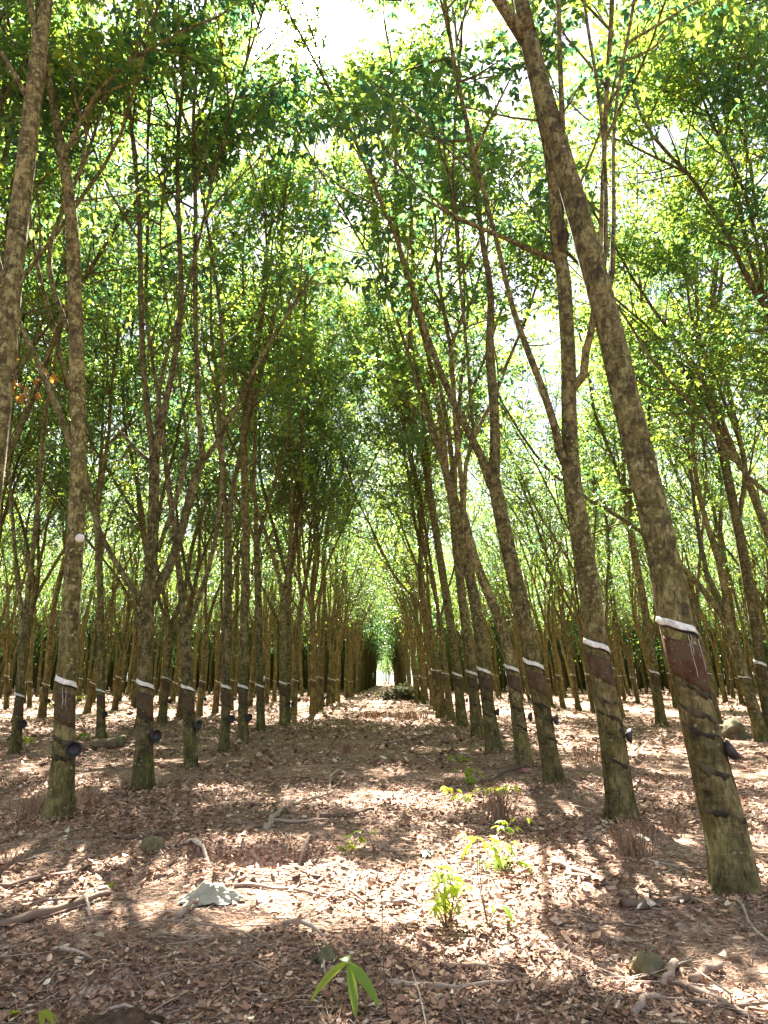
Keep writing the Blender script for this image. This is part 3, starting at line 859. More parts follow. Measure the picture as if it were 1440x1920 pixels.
hero([(360, 1441, 27), (355, 1350, 22), (350, 1250, 21), (347, 1175, 20)],
     'fourth tree of the left alley row, forked just above head height', G_L, (349, 1290, 8), (367, 1360), (.9, -.4, 0),
     'black cup edge on at the fourth trunk of the left alley row',
     limbs=[([(347, 1190, 13), (338, 1090, 12), (325, 980, 11), (312, 880, 10), (300, 760, 8)], True), ([(348, 1188, 11), (372, 1130, 10), (395, 1060, 9), (413, 960, 8), (418, 860, 7)], True)], seed=24, ztop=18.6, side=22, grooves=(1335,))
hero([(420, 1409, 20), (423, 1330, 17), (425, 1200, 16), (428, 1080, 15), (427, 980, 14)], 'fifth tree of the left alley row, slim straight trunk', G_L, (423, 1288, 7), (431, 1348), (.8, -.6, 0),
     'round dark cup on the slim fifth trunk of the left alley row', auto=3, seed=25, side=18)
hero([(456, 1393, 22), (456, 1320, 18), (456, 1230, 17), (460, 1100, 16), (461, 1000, 15), (459, 890, 14), (457, 800, 13)], 'sixth tree of the left alley row, tall dark trunk unforked into the leaves', G_L, (456, 1288, 7),
     (465, 1345), (.8, -.6, 0), 'dark cup on the tall unforked sixth trunk of the left alley row', auto=2, seed=26, side=18, grooves=(1320,))
hero([(490, 1376, 17), (487, 1270, 14), (485, 1150, 13), (481, 1020, 12)], 'seventh tree of the left alley row, thin trunk right of the tall dark one', G_L, (488, 1286, 5), auto=3, seed=27, side=14)
hero([(532, 1363, 15), (530, 1240, 13), (531, 1120, 12)], 'eighth tree of the left alley row, thin upright trunk', G_L, (530, 1281, 5), (538, 1320), (.9, -.4, 0),
     'tiny dark cup on the thin eighth trunk of the left alley row', auto=3, seed=28, side=14)
# --- rows behind
hero([(28, 1416, 20), (38, 1290, 15), (45, 1160, 14)], 'slim low forked tree behind the left alley row, by the left picture edge', G_B, (36, 1303, 6), (40, 1358), (.8, -.5, 0),
     'small cup on the low forked slim trunk by the left edge', limbs=[([(45, 1175, 10), (66, 1000, 9), (78, 850, 8)], True), ([(44, 1170, 8), (30, 1060, 7), (22, 950, 6)], True)], seed=31, side=16)
hero([(190, 1384, 17), (190, 1250, 13), (188, 1100, 12), (181, 960, 11)], 'slim reddish trunk between the second and third trees of the left alley row', G_B, (190, 1295, 5), (194, 1340), (.8, -.5, 0),
     'small red brown cup on the slim trunk between the second and third left alley trees', auto=3, seed=32, side=16)
hero([(1240, 1360, 20), (1226, 1250, 16), (1205, 1120, 14), (1182, 1000, 13)], 'leaning slim tree seen between the first and second trees of the right alley row', G_B, (1225, 1262, 5), auto=3, seed=33, side=16)
hero([(1448, 1372, 24), (1425, 1250, 20), (1410, 1130, 19), (1383, 985, 18), (1345, 800, 16)], 'pale leaning tree at the right edge of the picture, bent to the left', G_B, (1422, 1246, 8),
     limbs=[([(1346, 810, 12), (1322, 730, 11), (1308, 640, 10)], True), ([(1347, 815, 12), (1330, 700, 9), (1340, 600, 8)], True), ([(1383, 985, 10), (1400, 880, 9), (1372, 760, 9), (1350, 660, 8)], True)], seed=34, side=18)
hero([(1412, 1337, 15), (1392, 1270, 13), (1372, 1150, 12), (1350, 1000, 11)], 'dark slim tree just inside the pale leaning one at the right edge', G_B, (1386, 1258, 4), auto=3, seed=35, side=14)

# ------------------------------------------------------------------ the rest of the plantation
VHI = [variant(100 + k, f, zt, HI, 12) for k, (f, zt) in enumerate(((3.2, 18.5), (4.6, 20), (2.6, 18), (6.5, 20), (4.2, 19), (6.8, 20.5), (3.6, 18), (5.0, 19.5)))]
VMID = [variant(200 + k, f, zt, MID, 7, 5.0) for k, (f, zt) in enumerate(((3.0, 15.5), (5.0, 17), (6.0, 16.5), (2.4, 15), (4.2, 16), (7.0, 17)))]
SV = VHI[0][0]
def fit_set(z0, seed):
    rq = random.Random(seed); sl = rq.uniform(.38, .62) * 2 * .115 / PI
    g, k = guard_bags(SV, z0, sl, rq.uniform(.035, .055), seed=seed)
    return (g.mesh('rain_guard', [M['guard']]), k.mesh('sealant_line', [M['black']]), panel_bag(SV, z0, sl, .06, rq.uniform(.12, .32), seed=seed).mesh('tapped_panel', [M['panel']]),
            groove_bag(SV, z0 - .75, sl * 1.2, .024, seed=seed).mesh('stained_groove', [M['groove']]))
FIT_L = [fit_set(1.30 + .035 * k, k) for k in range(6)]
FIT_R = [fit_set(1.55 + .045 * k, k + 7) for k in range(6)]
ORD = 'first second third fourth fifth sixth seventh eighth ninth tenth eleventh twelfth thirteenth fourteenth fifteenth sixteenth'.split()

rows = [(-3.35, 'L', 0), (2.32, 'R', 0), (-7.45, 'L', 1), (8.9, 'R', 1), (-13.0, 'L', 2), (15.0, 'R', 2)]
for k in range(3, 26):
    rows.append((-13.0 - 5.6 * (k - 2), 'L', k)); rows.append((15.0 + 5.8 * (k - 2), 'R', k))
cand = []
rr = np.random.default_rng(55)
for X, side, k in rows:
    y0 = {0: 25.2 if side == 'L' else 25.6, 1: 5.0}.get(k, 4.0 + rr.uniform(0, 2.4))
    for q in range(105):
        Y = y0 + 2.47 * q + rr.normal() * .18
        x = X + rr.normal() * .17
        if Y > (212 if k < 2 else 250): break
        if abs(x) > Y * .541 * 1.03 + 5.0: continue                # a little beyond the frame on either side
        if Y < 15 and abs(x) > Y * .541 + 5.0: continue
        if any(math.hypot(x - a, Y - b) < 1.7 for a, b in SPOTS): continue
        cand.append((math.hypot(x, Y), x, Y, side, k))
cand.sort()
N_IND = 285
ind, far = cand[:N_IND], cand[N_IND:]
far += [(0, x, Y, 'L', 9) for x, Y in zip(rr.uniform(-14, 14, 26), rr.uniform(222, 330, 26))]
# the stand goes on beyond both sides of the frame
far += [(0, sg * (Y * .541 + w_), Y, 'L' if sg < 0 else 'R', 9) for sg in (-1, 1) for Y, w_ in zip(rr.uniform(14, 200, 170), rr.uniform(6.5, 26, 170))]
cnt = {}
def row_label(side, k, x, Y, nth):
    s = 'left' if side == 'L' else 'right'
    if k == 0:
        base_n = 8 if side == 'L' else 7
        if base_n + nth < 16:
            return f'{ORD[base_n + nth]} tree of the row lining the {s} of the alley'
        return f'slender trunk far down the alley, part of the dark wall along its {s}'
    if abs(x) > Y * .541 + .5: return f'rubber tree standing just outside the {s} edge of the picture'
    if Y < 24 and k == 1: return f'{ORD[min(15, nth)]} slim tree of the row behind the {s} alley row'
    if Y < 40: return f'slim forked tree some rows deep in the shaded stand {s} of the alley'
    return f'distant thin trunk among the crowded far trees {s} of the alley'
SH = {}
for d, x, Y, side, k in ind:
    nth = cnt.get((side, k), 0); cnt[(side, k)] = nth + 1
    near = d < 36
    S, tm, cm = (VHI if near else VMID)[int(rr.integers(0, 8 if near else 6))]
    lab = row_label(side, k, x, Y, nth)
    grp = (G_L if side == 'L' else G_R) if k == 0 else ('rubber trees of the stand to the left' if side == 'L' else 'rubber trees of the stand to the right')
    rot = rr.uniform(0, 2 * PI)
    lean = math.radians(rr.normal(1.0, 2.2) if side == 'L' else -(6.5 + rr.normal() * 2.6)) if k else math.radians(rr.normal(1, 1.4) if side == 'L' else -(5.5 + rr.normal() * 1.8))
    leanx = math.radians(rr.normal(0, 1.6))
    rm = Matrix.Rotation(lean, 4, 'Y') @ Matrix.Rotation(leanx, 4, 'X') @ Matrix.Rotation(rot, 4, 'Z')
    e = empty('rubber_tree', (x, Y, float(gz(x, Y)) - .01), lab, 'tree', grp)
    e.rotation_euler = rm.to_euler()
    th = rr.uniform(.82, 1.12); e.scale = (th, th, rr.uniform(.92, 1.1))
    link('trunk', tm, e)
    link('crown', cm, e)
    if d < 70:
        fs = (FIT_L if side == 'L' else FIT_R)[int(rr.integers(0, 6))]
        tw = -rot + rr.normal() * .25
        g = link('rain_guard', fs[0], e, rot=(0, 0, tw))
        link('sealant_line', fs[1], g)
        if d < 45:
            if rr.random() < .7: link('tapped_panel', fs[2], e, rot=(0, 0, tw))
            link('stained_groove', fs[3], e, rot=(0, 0, tw))
    if d < 42 and abs(x) < Y * .541 and rr.random() < .8:
        zc = rr.uniform(.5, .72)
        off = Vector((zc * math.sin(lean) + .115 * th + .05, -.07, zc))
        s = 'left' if side == 'L' else 'right'
        cl = f'little dark cup on a farther trunk of the {s} alley row' if k == 0 else f'little dark cup on a shaded trunk in the stand {s} of the alley'
        cup(Vector((x, Y, float(gz(x, Y)))) + off, (.85, -.5, rr.normal() * .1), cl, 'latex cups far back in the stand' , skin=False)

# the farthest trees, one mass
def far_trees():
    rng = np.random.default_rng(9)
    wood, leaf = Bag(), Bag()
    for d, x, Y, side, k in far:
        ln = (-.09 if side == 'R' else .01) + rng.normal() * .03
        H = rng.uniform(14, 17); f = rng.uniform(2.5, 7)
        if Y > 110 and k > 0:                                  # the gaps between two trunks show a third
            x2, Y2 = x + rng.uniform(-2.2, 2.2), Y + rng.uniform(-1.2, 1.2)
            tube(wood, np.array([[x2, Y2, -.1], [x2 + ln * 9 + rng.normal() * .3, Y2, 9.0]]), [.12, .06], 4, False)
        top = np.array([x + ln * f, Y, f])
        tube(wood, np.array([[x, Y, -.1], [x + ln * f * .5, Y, f * .5], top]), [.15, .12, .10], 5, False)
        ends = []
        for q in range(5):
            a = rng.uniform(0, 2 * PI); s = rng.uniform(.6, 2.2)
            e = top + np.array([math.cos(a) * s + ln * (H - f), math.sin(a) * s, H - f])
            m = (top + e) / 2 + np.array([math.cos(a) * .4, math.sin(a) * .4, 0])
            tube(wood, np.array([top, m, e]), [.06, .04, .014], 4, False); ends.append((top, m, e))
        n = 760 if k > 0 else 420
        P = np.empty((n, 3))
        for q in range(n):
            a0, m, e = ends[q % 5]; u = rng.uniform(.12, 1.02)
            P[q] = ((1 - u) ** 2 * a0 + 2 * u * (1 - u) * m + u * u * e) + rng.normal(size=3) * [1.05, 1.05, .8]
        P = P[P[:, 2] > (3.6 if k > 0 else 7.0) + rng.normal() * .5]
        leaves(P, rng.normal(size=(len(P), 3)) * [1, 1, .5] + [0, 0, .2], rng, 3, 2.4, leaf, None, True, -.12)
    V = np.concatenate(wood.V + leaf.V)
    Q = np.concatenate(wood.Q + [q + wood.n for q in leaf.Q])
    nq = sum(len(q) for q in wood.Q)
    return mesh('distant_trees', V, Q, None, [M['bark'], M['leaf']], np.concatenate([np.zeros(nq), np.ones(len(Q) - nq)]).astype(np.int32),
                attr=np.concatenate([np.concatenate(wood.A), np.concatenate(leaf.A)]))
if far:
    tag(link('distant_trees', far_trees()), 'farthest rubber trees merging into one dense wall of trunks and leaves', 'trees', kind='stuff')

# ------------------------------------------------------------------ litter on the ground
def scatter(n, ya, yb, rng, pad=.6, pw=1.0):
    y = ya + (yb - ya) * rng.random(n) ** pw
    x = rng.uniform(-1, 1, n) * (y * .541 + pad)
    return x, y
def litter():
    rng = np.random.default_rng(31); b = Bag()
    foot = [q for q in SPOTS if q[1] < 24]
    for n, ya, yb, sc, pw in ((70000, .9, 4.5, .32, .62), (70000, 4, 11, .46, .7), (50000, 11, 28, .95, .7), (26000, 28, 80, 2.0, .75)):
        x, y = scatter(n, ya, yb, rng, .7, pw)
        # clumps
        keep = (((x - PIT[0]) / .42) ** 2 + ((y - PIT[1]) / .26) ** 2 > 1) & ((np.sin(x * 2.1 + 1.3 * np.sin(y * 1.7)) + np.sin(y * 2.6 + 1.1 * np.sin(x * 1.3)) + rng.normal(size=n) * .9) > -.5)
        x, y = x[keep], y[keep]; n = len(x)
        if ya == 4:                                            # leaves gathered at the feet of the trunks
            for fx, fy in foot:
                ra, aa = .15 + np.abs(rng.normal(0, .16, 260)), rng.uniform(0, 2 * PI, 260)
                x = np.concatenate([x, fx + ra * np.cos(aa)]); y = np.concatenate([y, fy + ra * np.sin(aa)])
            n = len(x)
        pile = np.zeros(n)
        for fx, fy in foot: pile += .05 * np.exp(-(np.hypot(x - fx, y - fy) / .22) ** 2)
        L = np.clip(rng.lognormal(-2.75, .58, n), .015, .17) * sc; w = L * rng.uniform(.07, .30, n)
        az = rng.uniform(0, 2 * PI, n); tilt = rng.normal(0, .25, n); roll = rng.normal(0, .45, n)
        d = np.stack([np.cos(az) * np.cos(tilt), np.sin(az) * np.cos(tilt), np.sin(tilt)], -1)
        s = np.stack([-np.sin(az) * np.cos(roll), np.cos(az) * np.cos(roll), np.sin(roll)], -1)
        nn = np.cross(d, s)
        z = gz(x, y) + L * .5 * np.abs(np.sin(tilt)) + w * np.abs(np.sin(roll)) + rng.uniform(.001, .012, n) + pile * rng.random(n)
        C = np.stack([x, y, z], -1)
        L = L[:, None]; w = w[:, None]; cu = rng.normal(.12, .16, (n, 1)) * L; fo = rng.uniform(-.2, .6, (n, 1)) * w
        V = np.stack([C - d * L * .5 + nn * cu, C - d * L * .15 + s * w + nn * fo, C + d * L * .22 + s * w * .8 + nn * fo,
                      C + d * L * .5 + nn * cu * 1.2, C + d * L * .22 - s * w * .8 + nn * fo, C - d * L * .15 - s * w + nn * fo], 1).reshape(-1, 3)
        i = np.arange(n)[:, None] * 6
        Q = np.concatenate([i + np.array([[0, 3, 2, 1]]), i + np.array([[0, 5, 4, 3]])])
        b.add(V, Q, None, np.repeat(np.clip(rng.normal(.42, .24, n), 0, 1), 6))
    return b.mesh('leaf_litter', [M['litter']], attr=True, smooth=True)
tag(link('leaf_litter', litter()), 'dry brown and tan dead leaves scattered over the soil', 'leaves', kind='stuff')

def twigs():
    rng = np.random.default_rng(32); b = Bag()
    for n, ya, yb, sc, pw in ((3600, .9, 5, .75, .65), (4000, 5, 14, 1.1, .7), (1400, 14, 40, 2.2, .7)):
        x, y = scatter(n, ya, yb, rng, .7, pw)
        L = np.clip(rng.lognormal(-2.1, .75, n), .03, .9); az = rng.uniform(0, 2 * PI, n)
        for k in range(n):
            m = 5; u = np.linspace(-.5, .5, m); cu = rng.normal(0, .12)
            px = x[k] + math.cos(az[k]) * u * L[k] - math.sin(az[k]) * cu * L[k] * (1 - 4 * u * u)
            py = y[k] + math.sin(az[k]) * u * L[k] + math.cos(az[k]) * cu * L[k] * (1 - 4 * u * u)
            r = rng.uniform(.0012, .0035) * sc * (1 + 1.0 * L[k])
            pz = gz(px, py) + r + .004 + np.abs(u + .5) * rng.uniform(0, .10) * L[k]
            tube(b, np.stack([px, py, pz], -1), np.linspace(r, r * .55, m), 4, False, rng.random() ** .8)
    return b.mesh('twig_litter', [M['twig']], attr=True)
tag(link('twig_litter', twigs()), 'thin dead twigs and straws lying all over the soil', 'twigs', kind='stuff')

def crumbs():
    rng = np.random.default_rng(33); b = Bag()
    ico = np.array([(0, 0, 1), (1, 0, 0), (0, 1, 0), (-1, 0, 0), (0, -1, 0), (0, 0, -1)], dtype=float)
    T = np.array([(0, 1, 2), (0, 2, 3), (0, 3, 4), (0, 4, 1), (5, 2, 1), (5, 3, 2), (5, 4, 3), (5, 1, 4)])
    for n, ya, yb, a, c, pw in ((22000, .9, 4.2, .003, .012, .6), (9000, 4.2, 10, .006, .018, .8)):
        x, y = scatter(n, ya, yb, rng, .4, pw)
        keep = (np.sin(x * 1.9 + .6) + np.sin(y * 2.3 + x) + rng.normal(size=n) * .7) > -.1
        x, y = x[keep], y[keep]; n = len(x)
        r = rng.uniform(a, c, n)[:, None, None]
        V = ico[None] * r * rng.uniform(.6, 1.25, (n, 6, 1)) + np.stack([x, y, gz(x, y) + r[:, 0, 0] * .5], -1)[:, None, :]
        b.add(V.reshape(-1, 3), None, (np.arange(n)[:, None, None] * 6 + T[None]).reshape(-1, 3), np.repeat(rng.random(n), 6))
    return b.mesh('soil_crumbs', [M['crumb']], attr=True)
tag(link('soil_crumbs', crumbs()), 'crumbly clods of red brown earth between the leaves', 'soil', kind='stuff')

# ------------------------------------------------------------------ single things on the ground
def gpt(px, py, up=0.0):
    x, y = ground_pt(px, py)
    return np.array([x, y, float(gz(x, y)) + up])

def stick(pts, w, tint, label, lift=.0, knobs=0, seed=0, name='fallen_stick', mat='twig'):
    rng = np.random.default_rng(seed)
    P = [gpt(x, y) for x, y in pts]
    P = np.array(P); s = np.concatenate([[0], np.cumsum(np.linalg.norm(np.diff(P, axis=0), axis=1))])
    n = max(8, int(s[-1] / .06)); u = np.linspace(0, s[-1], n)
    Q = np.stack([np.interp(u, s, P[:, k]) for k in range(3)], -1)
    if n > 9:
        ker = np.ones(5) / 5; Q[2:-2] = np.stack([np.convolve(Q[:, k], ker, 'valid') for k in range(3)], -1)
    r = .5 * w / FPX * float(np.linalg.norm(P.mean(0) - [0, 0, CAMH]))
    Q[:, :2] += rng.normal(size=(n, 2)) * r * .35
    Q[:, 2] = gz(Q[:, 0], Q[:, 1]) + r * .75 + .004 + lift * np.sin(np.linspace(0, PI, n))
    base = Q[0].copy(); b = Bag()
    tube(b, Q - base, np.linspace(r * 1.1, r * .6, n) * (1 + .12 * np.sin(np.arange(n) * 1.9 + seed)), 7, True, tint, .06, rng)
    for k in range(knobs):
        q = Q[int(rng.integers(n // 4, n - 2))] - base
        tube(b, np.array([q, q + np.array([rng.normal() * .05, rng.normal() * .05, .05]), q + np.array([rng.normal() * .1, rng.normal() * .1, .07])]), [r * .5, r * .35, r * .2], 5, True, tint)
    o = link(name, b.mesh(name, [M[mat]], attr=True), loc=tuple(base))
    return tag(o, label, 'stick', 'fallen sticks on the alley floor')
stick([(-15, 1748), (80, 1726), (150, 1710), (205, 1696)], 15, .28, 'thick brown fallen branch lying straight at the lower left edge', seed=1, knobs=2)
stick([(152, 1690), (158, 1706), (168, 1730)], 6, .85, 'short pale stick crossing the end of the thick brown branch', .03, seed=2)
stick([(345, 1603), (385, 1613), (402, 1626), (416, 1644)], 7, .95, 'bleached bent stick at the edge of the dark hollow', .04, seed=3)
stick([(497, 1568), (520, 1535), (565, 1508), (625, 1484)], 8, .75, 'long pale bowed branch in the middle of the alley', .02, seed=4, knobs=3)
stick([(618, 1484), (620, 1462), (634, 1448), (650, 1458), (622, 1480)], 4, .7, 'thin looping stem at the far end of the bowed branch', .05, seed=5)
stick([(500, 1549), (560, 1549), (620, 1547)], 6, .7, 'straight pale stick below the bowed branch in the alley', seed=6)
stick([(600, 1545), (650, 1537), (706, 1522)], 8, .15, 'dark straight stick pointing to the alley centre beside the pale ones', seed=7)
stick([(0, 1663), (90, 1648), (195, 1620)], 9, .12, 'dark thin branch half sunk in soil above the thick brown one', seed=8)
stick([(232, 1579), (300, 1565), (388, 1556)], 7, .1, 'long dark stick in front of the low forked tree', seed=9)
stick([(440, 1668), (540, 1668), (640, 1682)], 6, .6, 'long straight stick behind the crumpled plastic bag', seed=10)
stick([(545, 1622), (575, 1605), (592, 1588)], 7, .55, 'short stick leaning out of the dark hollow', .04, seed=11)
stick([(98, 1790), (104, 1800), (130, 1812), (172, 1819)], 6, .8, 'hooked pale twig on bare soil at the lower left', .03, seed=12)
stick([(332, 1733), (358, 1716), (378, 1704)], 9, .65, 'short tan stick under the crumpled plastic bag', .02, seed=13)
stick([(1262, 1802), (1268, 1816), (1256, 1826), (1246, 1852)], 13, .62, 'thick crooked root end poking up at the lower right', .03, seed=14, name='root_end')
stick([(1300, 1840), (1325, 1828), (1352, 1812)], 13, .5, 'stubby root piece beside the crooked root end', .02, seed=15, name='root_end')
stick([(1188, 1904), (1205, 1885), (1220, 1876), (1246, 1876)], 12, .6, 'curved root piece near the bottom edge', .02, seed=16, name='root_end')
stick([(1272, 1848), (1330, 1868), (1390, 1895), (1450, 1925)], 10, .55, 'long root running out of the bottom right corner', seed=17, knobs=2, name='root_end')
stick([(1165, 1863), (1230, 1869), (1330, 1882), (1440, 1893)], 6, .5, 'thin straight stick across the lower right litter', seed=18)
stick([(1040, 1624), (1090, 1640), (1150, 1664)], 11, .5, 'grey brown stick in front of the second right alley tree', seed=19)
stick([(1062, 1646), (1105, 1654), (1140, 1660)], 10, .4, 'thicker stick lying along the grey brown one', seed=20)
stick([(1170, 1702), (1230, 1696), (1290, 1690)], 15, .22, 'dark rotten branch at the foot of the leaning mossy tree', seed=21, knobs=2)
stick([(740, 1858), (850, 1859), (965, 1856)], 9, .7, 'long pale stick along the bottom centre litter', seed=22)
stick([(720, 1690), (760, 1690), (785, 1699)], 9, .6, 'half buried stick end left of the bushy seedling', seed=23)
stick([(1362, 1684), (1392, 1702), (1402, 1735), (1440, 1768)], 5, .75, 'pale vine stem curling from the leaning mossy tree base', .03, seed=24)
stick([(715, 1398), (770, 1388), (815, 1372)], 4, .7, 'long thin pale branch lying across the alley further back', .03, seed=25)
stick([(905, 1467), (955, 1458), (978, 1450), (992, 1438)], 6, .1, 'dark crooked branch near the pink scrap', .06, seed=26)
stick([(820, 1818), (900, 1822), (990, 1836)], 9, .45, 'brown stick under the litter right of the bare stem', seed=27)
stick([(345, 1604), (300, 1616), (280, 1622)], 5, .4, 'thin stick running from the mossy clod to the bleached bent one', seed=28)
stick([(690, 1690), (640, 1668), (560, 1728)], 4, .35, 'thin twig fork right of the plastic bag', .03, seed=29)
stick([(530, 1735), (560, 1742), (605, 1760)], 8, .72, 'yellowish stick right of the plastic bag', .03, seed=30)

def lump(name, px, py, w, h, mat, label, cat, seed, dep=.8, rough=.18, sink=.25, ridg=0.0):
    rng = np.random.default_rng(seed)
    P = gpt(px, py); sc = float(np.linalg.norm(P - [0, 0, CAMH])) / FPX
    a, c = w * sc / 2, h * sc
    k, n = 36, 20
    th = np.arange(k) / k * 2 * PI; ph = np.linspace(-PI / 2, PI / 2, n)
    PH, TH = np.meshgrid(ph, th, indexing='ij')
    f = 1 + 0 * PH
    for q in range(9):
        v = rng.normal(size=3) * (2 + q); p0 = rng.uniform(0, 6)
        f = f + rough / (1 + q * .35) * np.sin(v[0] * np.cos(PH) * np.cos(TH) + v[1] * np.cos(PH) * np.sin(TH) + v[2] * np.sin(PH) + p0)
    f = f + ridg * np.sin(14 * TH + 2 * np.sin(3 * TH)) * np.cos(PH)
    V = np.stack([a * f * np.cos(PH) * np.cos(TH), a * dep * f * np.cos(PH) * np.sin(TH), c * .62 * f * np.sin(PH) + c * (.62 - sink)], -1).reshape(-1, 3)
    i = np.arange(n - 1)[:, None] * k; j = np.arange(k)[None, :]; j2 = (j + 1) % k
    b = Bag(); b.add(V, np.stack([i + j, i + j2, i + k + j2, i + k + j], -1).reshape(-1, 4))
    o = link(name, b.mesh(name, [M[mat]]), loc=tuple(P))
    return tag(o, label, cat)
lump('mossy_clod', 287, 1617, 30, 26, 'stone', 'small mossy clod left of the dark hollow', 'clod', 41)
lump('mossy_clod', 1212, 1812, 42, 32, 'stone', 'yellow green mossy clod near the crooked root end', 'clod', 42)
lump('mossy_clod', 612, 1805, 36, 24, 'stone', 'dull mossy clod beside the lime green seedling', 'clod', 43)
lump('grassy_mound', 1362, 1384, 62, 26, 'stone', 'low green mossy mound behind the leaning mossy tree', 'mound', 44, rough=.22)
lump('mossy_clod', 950, 1642, 24, 16, 'stone', 'pale mossy clod below the leafy seedling sprays', 'clod', 45)
# rotten log with a mossy end
def log():
    P = gpt(207, 1407); b = Bag()
    u = np.linspace(-.34, .22, 12)
    tube(b, np.stack([u, .06 * np.sin(u * 5), .11 + .05 * (u + .3)], -1), .115 * (1 + .1 * np.sin(u * 23)), 14, True, None, .07)
    o = link('rotten_log', b.mesh('rotten_log', [M['log']]), loc=tuple(P), rot=(0, 0, .25))
    b = Bag()
    tube(b, np.array([[.12, 0, .13], [.24, .02, .21], [.29, .03, .22]]), [.11, .105, .06], 12, True, None, .1)
    link('mossy_end', b.mesh('mossy_end', [M['stone']]), o)
    tag(o, 'short rotten log with a mossy yellow green end, behind the left alley row', 'log')
log()

# dead root clod at the bottom edge, with roots hanging over it
o = lump('root_clod', 215, 1925, 150, 40, 'stump', 'dark eroded clod with pale roots over it at the bottom edge', 'root clod', 47, .7, .14, .3, .06)
b = Bag()
c0 = np.array(o.location)
for pts, w in (([(205, 1880), (235, 1876), (262, 1884), (280, 1902), (300, 1930)], 9), ([(205, 1880), (188, 1892), (165, 1902), (140, 1912)], 5), ([(190, 1886), (192, 1898), (204, 1908)], 6), ([(270, 1893), (290, 1884), (345, 1868)], 4)):
    P = np.array([gpt(x, y, .05) for x, y in pts]); r = w / 2 / FPX * 2.6
    tube(b, P - c0, np.linspace(r, r * .6, len(P)), 6, True, .8)
link('root', b.mesh('root', [M['twig']], attr=True), o)
stick([(270, 1888), (282, 1902), (300, 1925)], 11, .95, 'bleached root stub leaning on the dark eroded clod', .03, seed=48)

# crumpled plastic bag
def bag():
    rng = np.random.default_rng(5); P = gpt(396, 1702)
    n = 44; u = np.linspace(-1, 1, n); U, W = np.meshgrid(u, u)
    rad = np.hypot(U, W)
    an = np.arctan2(W, U); out = (1 + .16 * np.sin(2 * an + 1) + .10 * np.sin(5 * an) + .07 * np.sin(11 * an + 2) + .04 * np.sin(19 * an)) / np.maximum(1, rad / np.maximum(np.abs(U), np.abs(W)).clip(1e-6))
    X = U * .185 * out; Y_ = W * .11 * out
    Z = .035 * np.exp(-((U - .1) ** 2 + W ** 2) * 2.2) + .03 * np.exp(-((U + .35) ** 2 + (W - .2) ** 2) * 9)
    for q in range(14):
        k = rng.normal(size=2) * (3 + q * 1.2); Z = Z + .010 / (1 + q * .06) * np.abs(np.sin(k[0] * U + k[1] * W + rng.uniform(0, 6)))
    Z = Z * np.clip(1.25 - rad, .12, 1) + .006
    V = np.stack([X, Y_, Z], -1).reshape(-1, 3)
    V2 = V.copy(); V2[:, 2] -= .0025
    i = (np.arange(n - 1)[:, None] * n + np.arange(n - 1)[None, :])
    Q = np.stack([i, i + 1, i + n + 1, i + n], -1).reshape(-1, 4)
    b = Bag(); b.add(V, Q); b.add(V2, Q[:, ::-1])
    for t0, t1 in (((-.9, .1), (-.55, -.05)),):
        pass
    o = link('plastic_bag', b.mesh('plastic_bag', [M['bag']], smooth=False), loc=tuple(P), rot=(0, 0, .15))
    tag(o, 'crumpled dirty white plastic bag lying on the bare soil', 'bag')
bag()
def scrap(px, py, w, label, mat, seed, name='litter_scrap'):
    rng = np.random.default_rng(seed); P = gpt(px, py, .01); s = w / FPX * np.linalg.norm(P - [0, 0, CAMH])
    n = 9; u = np.linspace(-.5, .5, n); U, W = np.meshgrid(u, u)
    Z = .12 * np.sin(4 * U + 2 * W) + .1 * np.abs(np.sin(6 * W + seed)) + .05 * rng.normal(size=U.shape)
    V = np.stack([U * (1 + .2 * np.sin(5 * W)), W * (.7 + .2 * np.sin(4 * U)), np.abs(Z)], -1).reshape(-1, 3) * s
    i = (np.arange(n - 1)[:, None] * n + np.arange(n - 1)[None, :]); Q = np.stack([i, i + 1, i + n + 1, i + n], -1).reshape(-1, 4)
    b = Bag(); b.add(V, Q); V2 = V.copy(); V2[:, 2] -= .002; b.add(V2, Q[:, ::-1])
    o = link(name, b.mesh(name, [M[mat]], attr=True), loc=tuple(P), rot=(0, 0, rng.uniform(0, 3)))
    tag(o, label, 'scrap')
scrap(188, 1676, 24, 'small white scrap at the foot of a thin twig, left of the plastic bag', 'bag', 61, 'white_scrap')
scrap(1208, 1576, 26, 'white scrap caught in the dry grass beside the second right alley tree', 'bag', 62, 'white_scrap')
scrap(983, 1452, 22, 'pink scrap lying by the dark crooked branch', 'pink', 63, 'pink_scrap')
scrap(800, 1603, 28, 'bleached leaf flake beside the brightest sun patch', 'bag', 64, 'white_scrap')

# ------------------------------------------------------------------ small plants
def leaf_strip(b, base, d, up, L, w, tint, bend=.3, n=7):
    """one lance shaped leaf, folded along its midrib"""
    d = unit(d); s = unit(np.cross(d, up)); nn = np.cross(s, d)
    rows = []
    for q in range(n):
        t = q / (n - 1)
        c = base + d * L * t - np.array([0, 0, 1.0]) * bend * L * t * t
        ww = w * (math.sin(PI * min(1, t * .93 + .05)) ** .8) if 0 < q < n - 1 else .001
        rows += [c - s * ww + nn * ww * .35, c, c + s * ww + nn * ww * .35]
    V = np.array(rows); Q = []
    for q in range(n - 1):
        a = q * 3
        Q += [(a, a + 1, a + 4, a + 3), (a + 1, a + 2, a + 5, a + 4)]
    b.add(V, Q, None, tint)

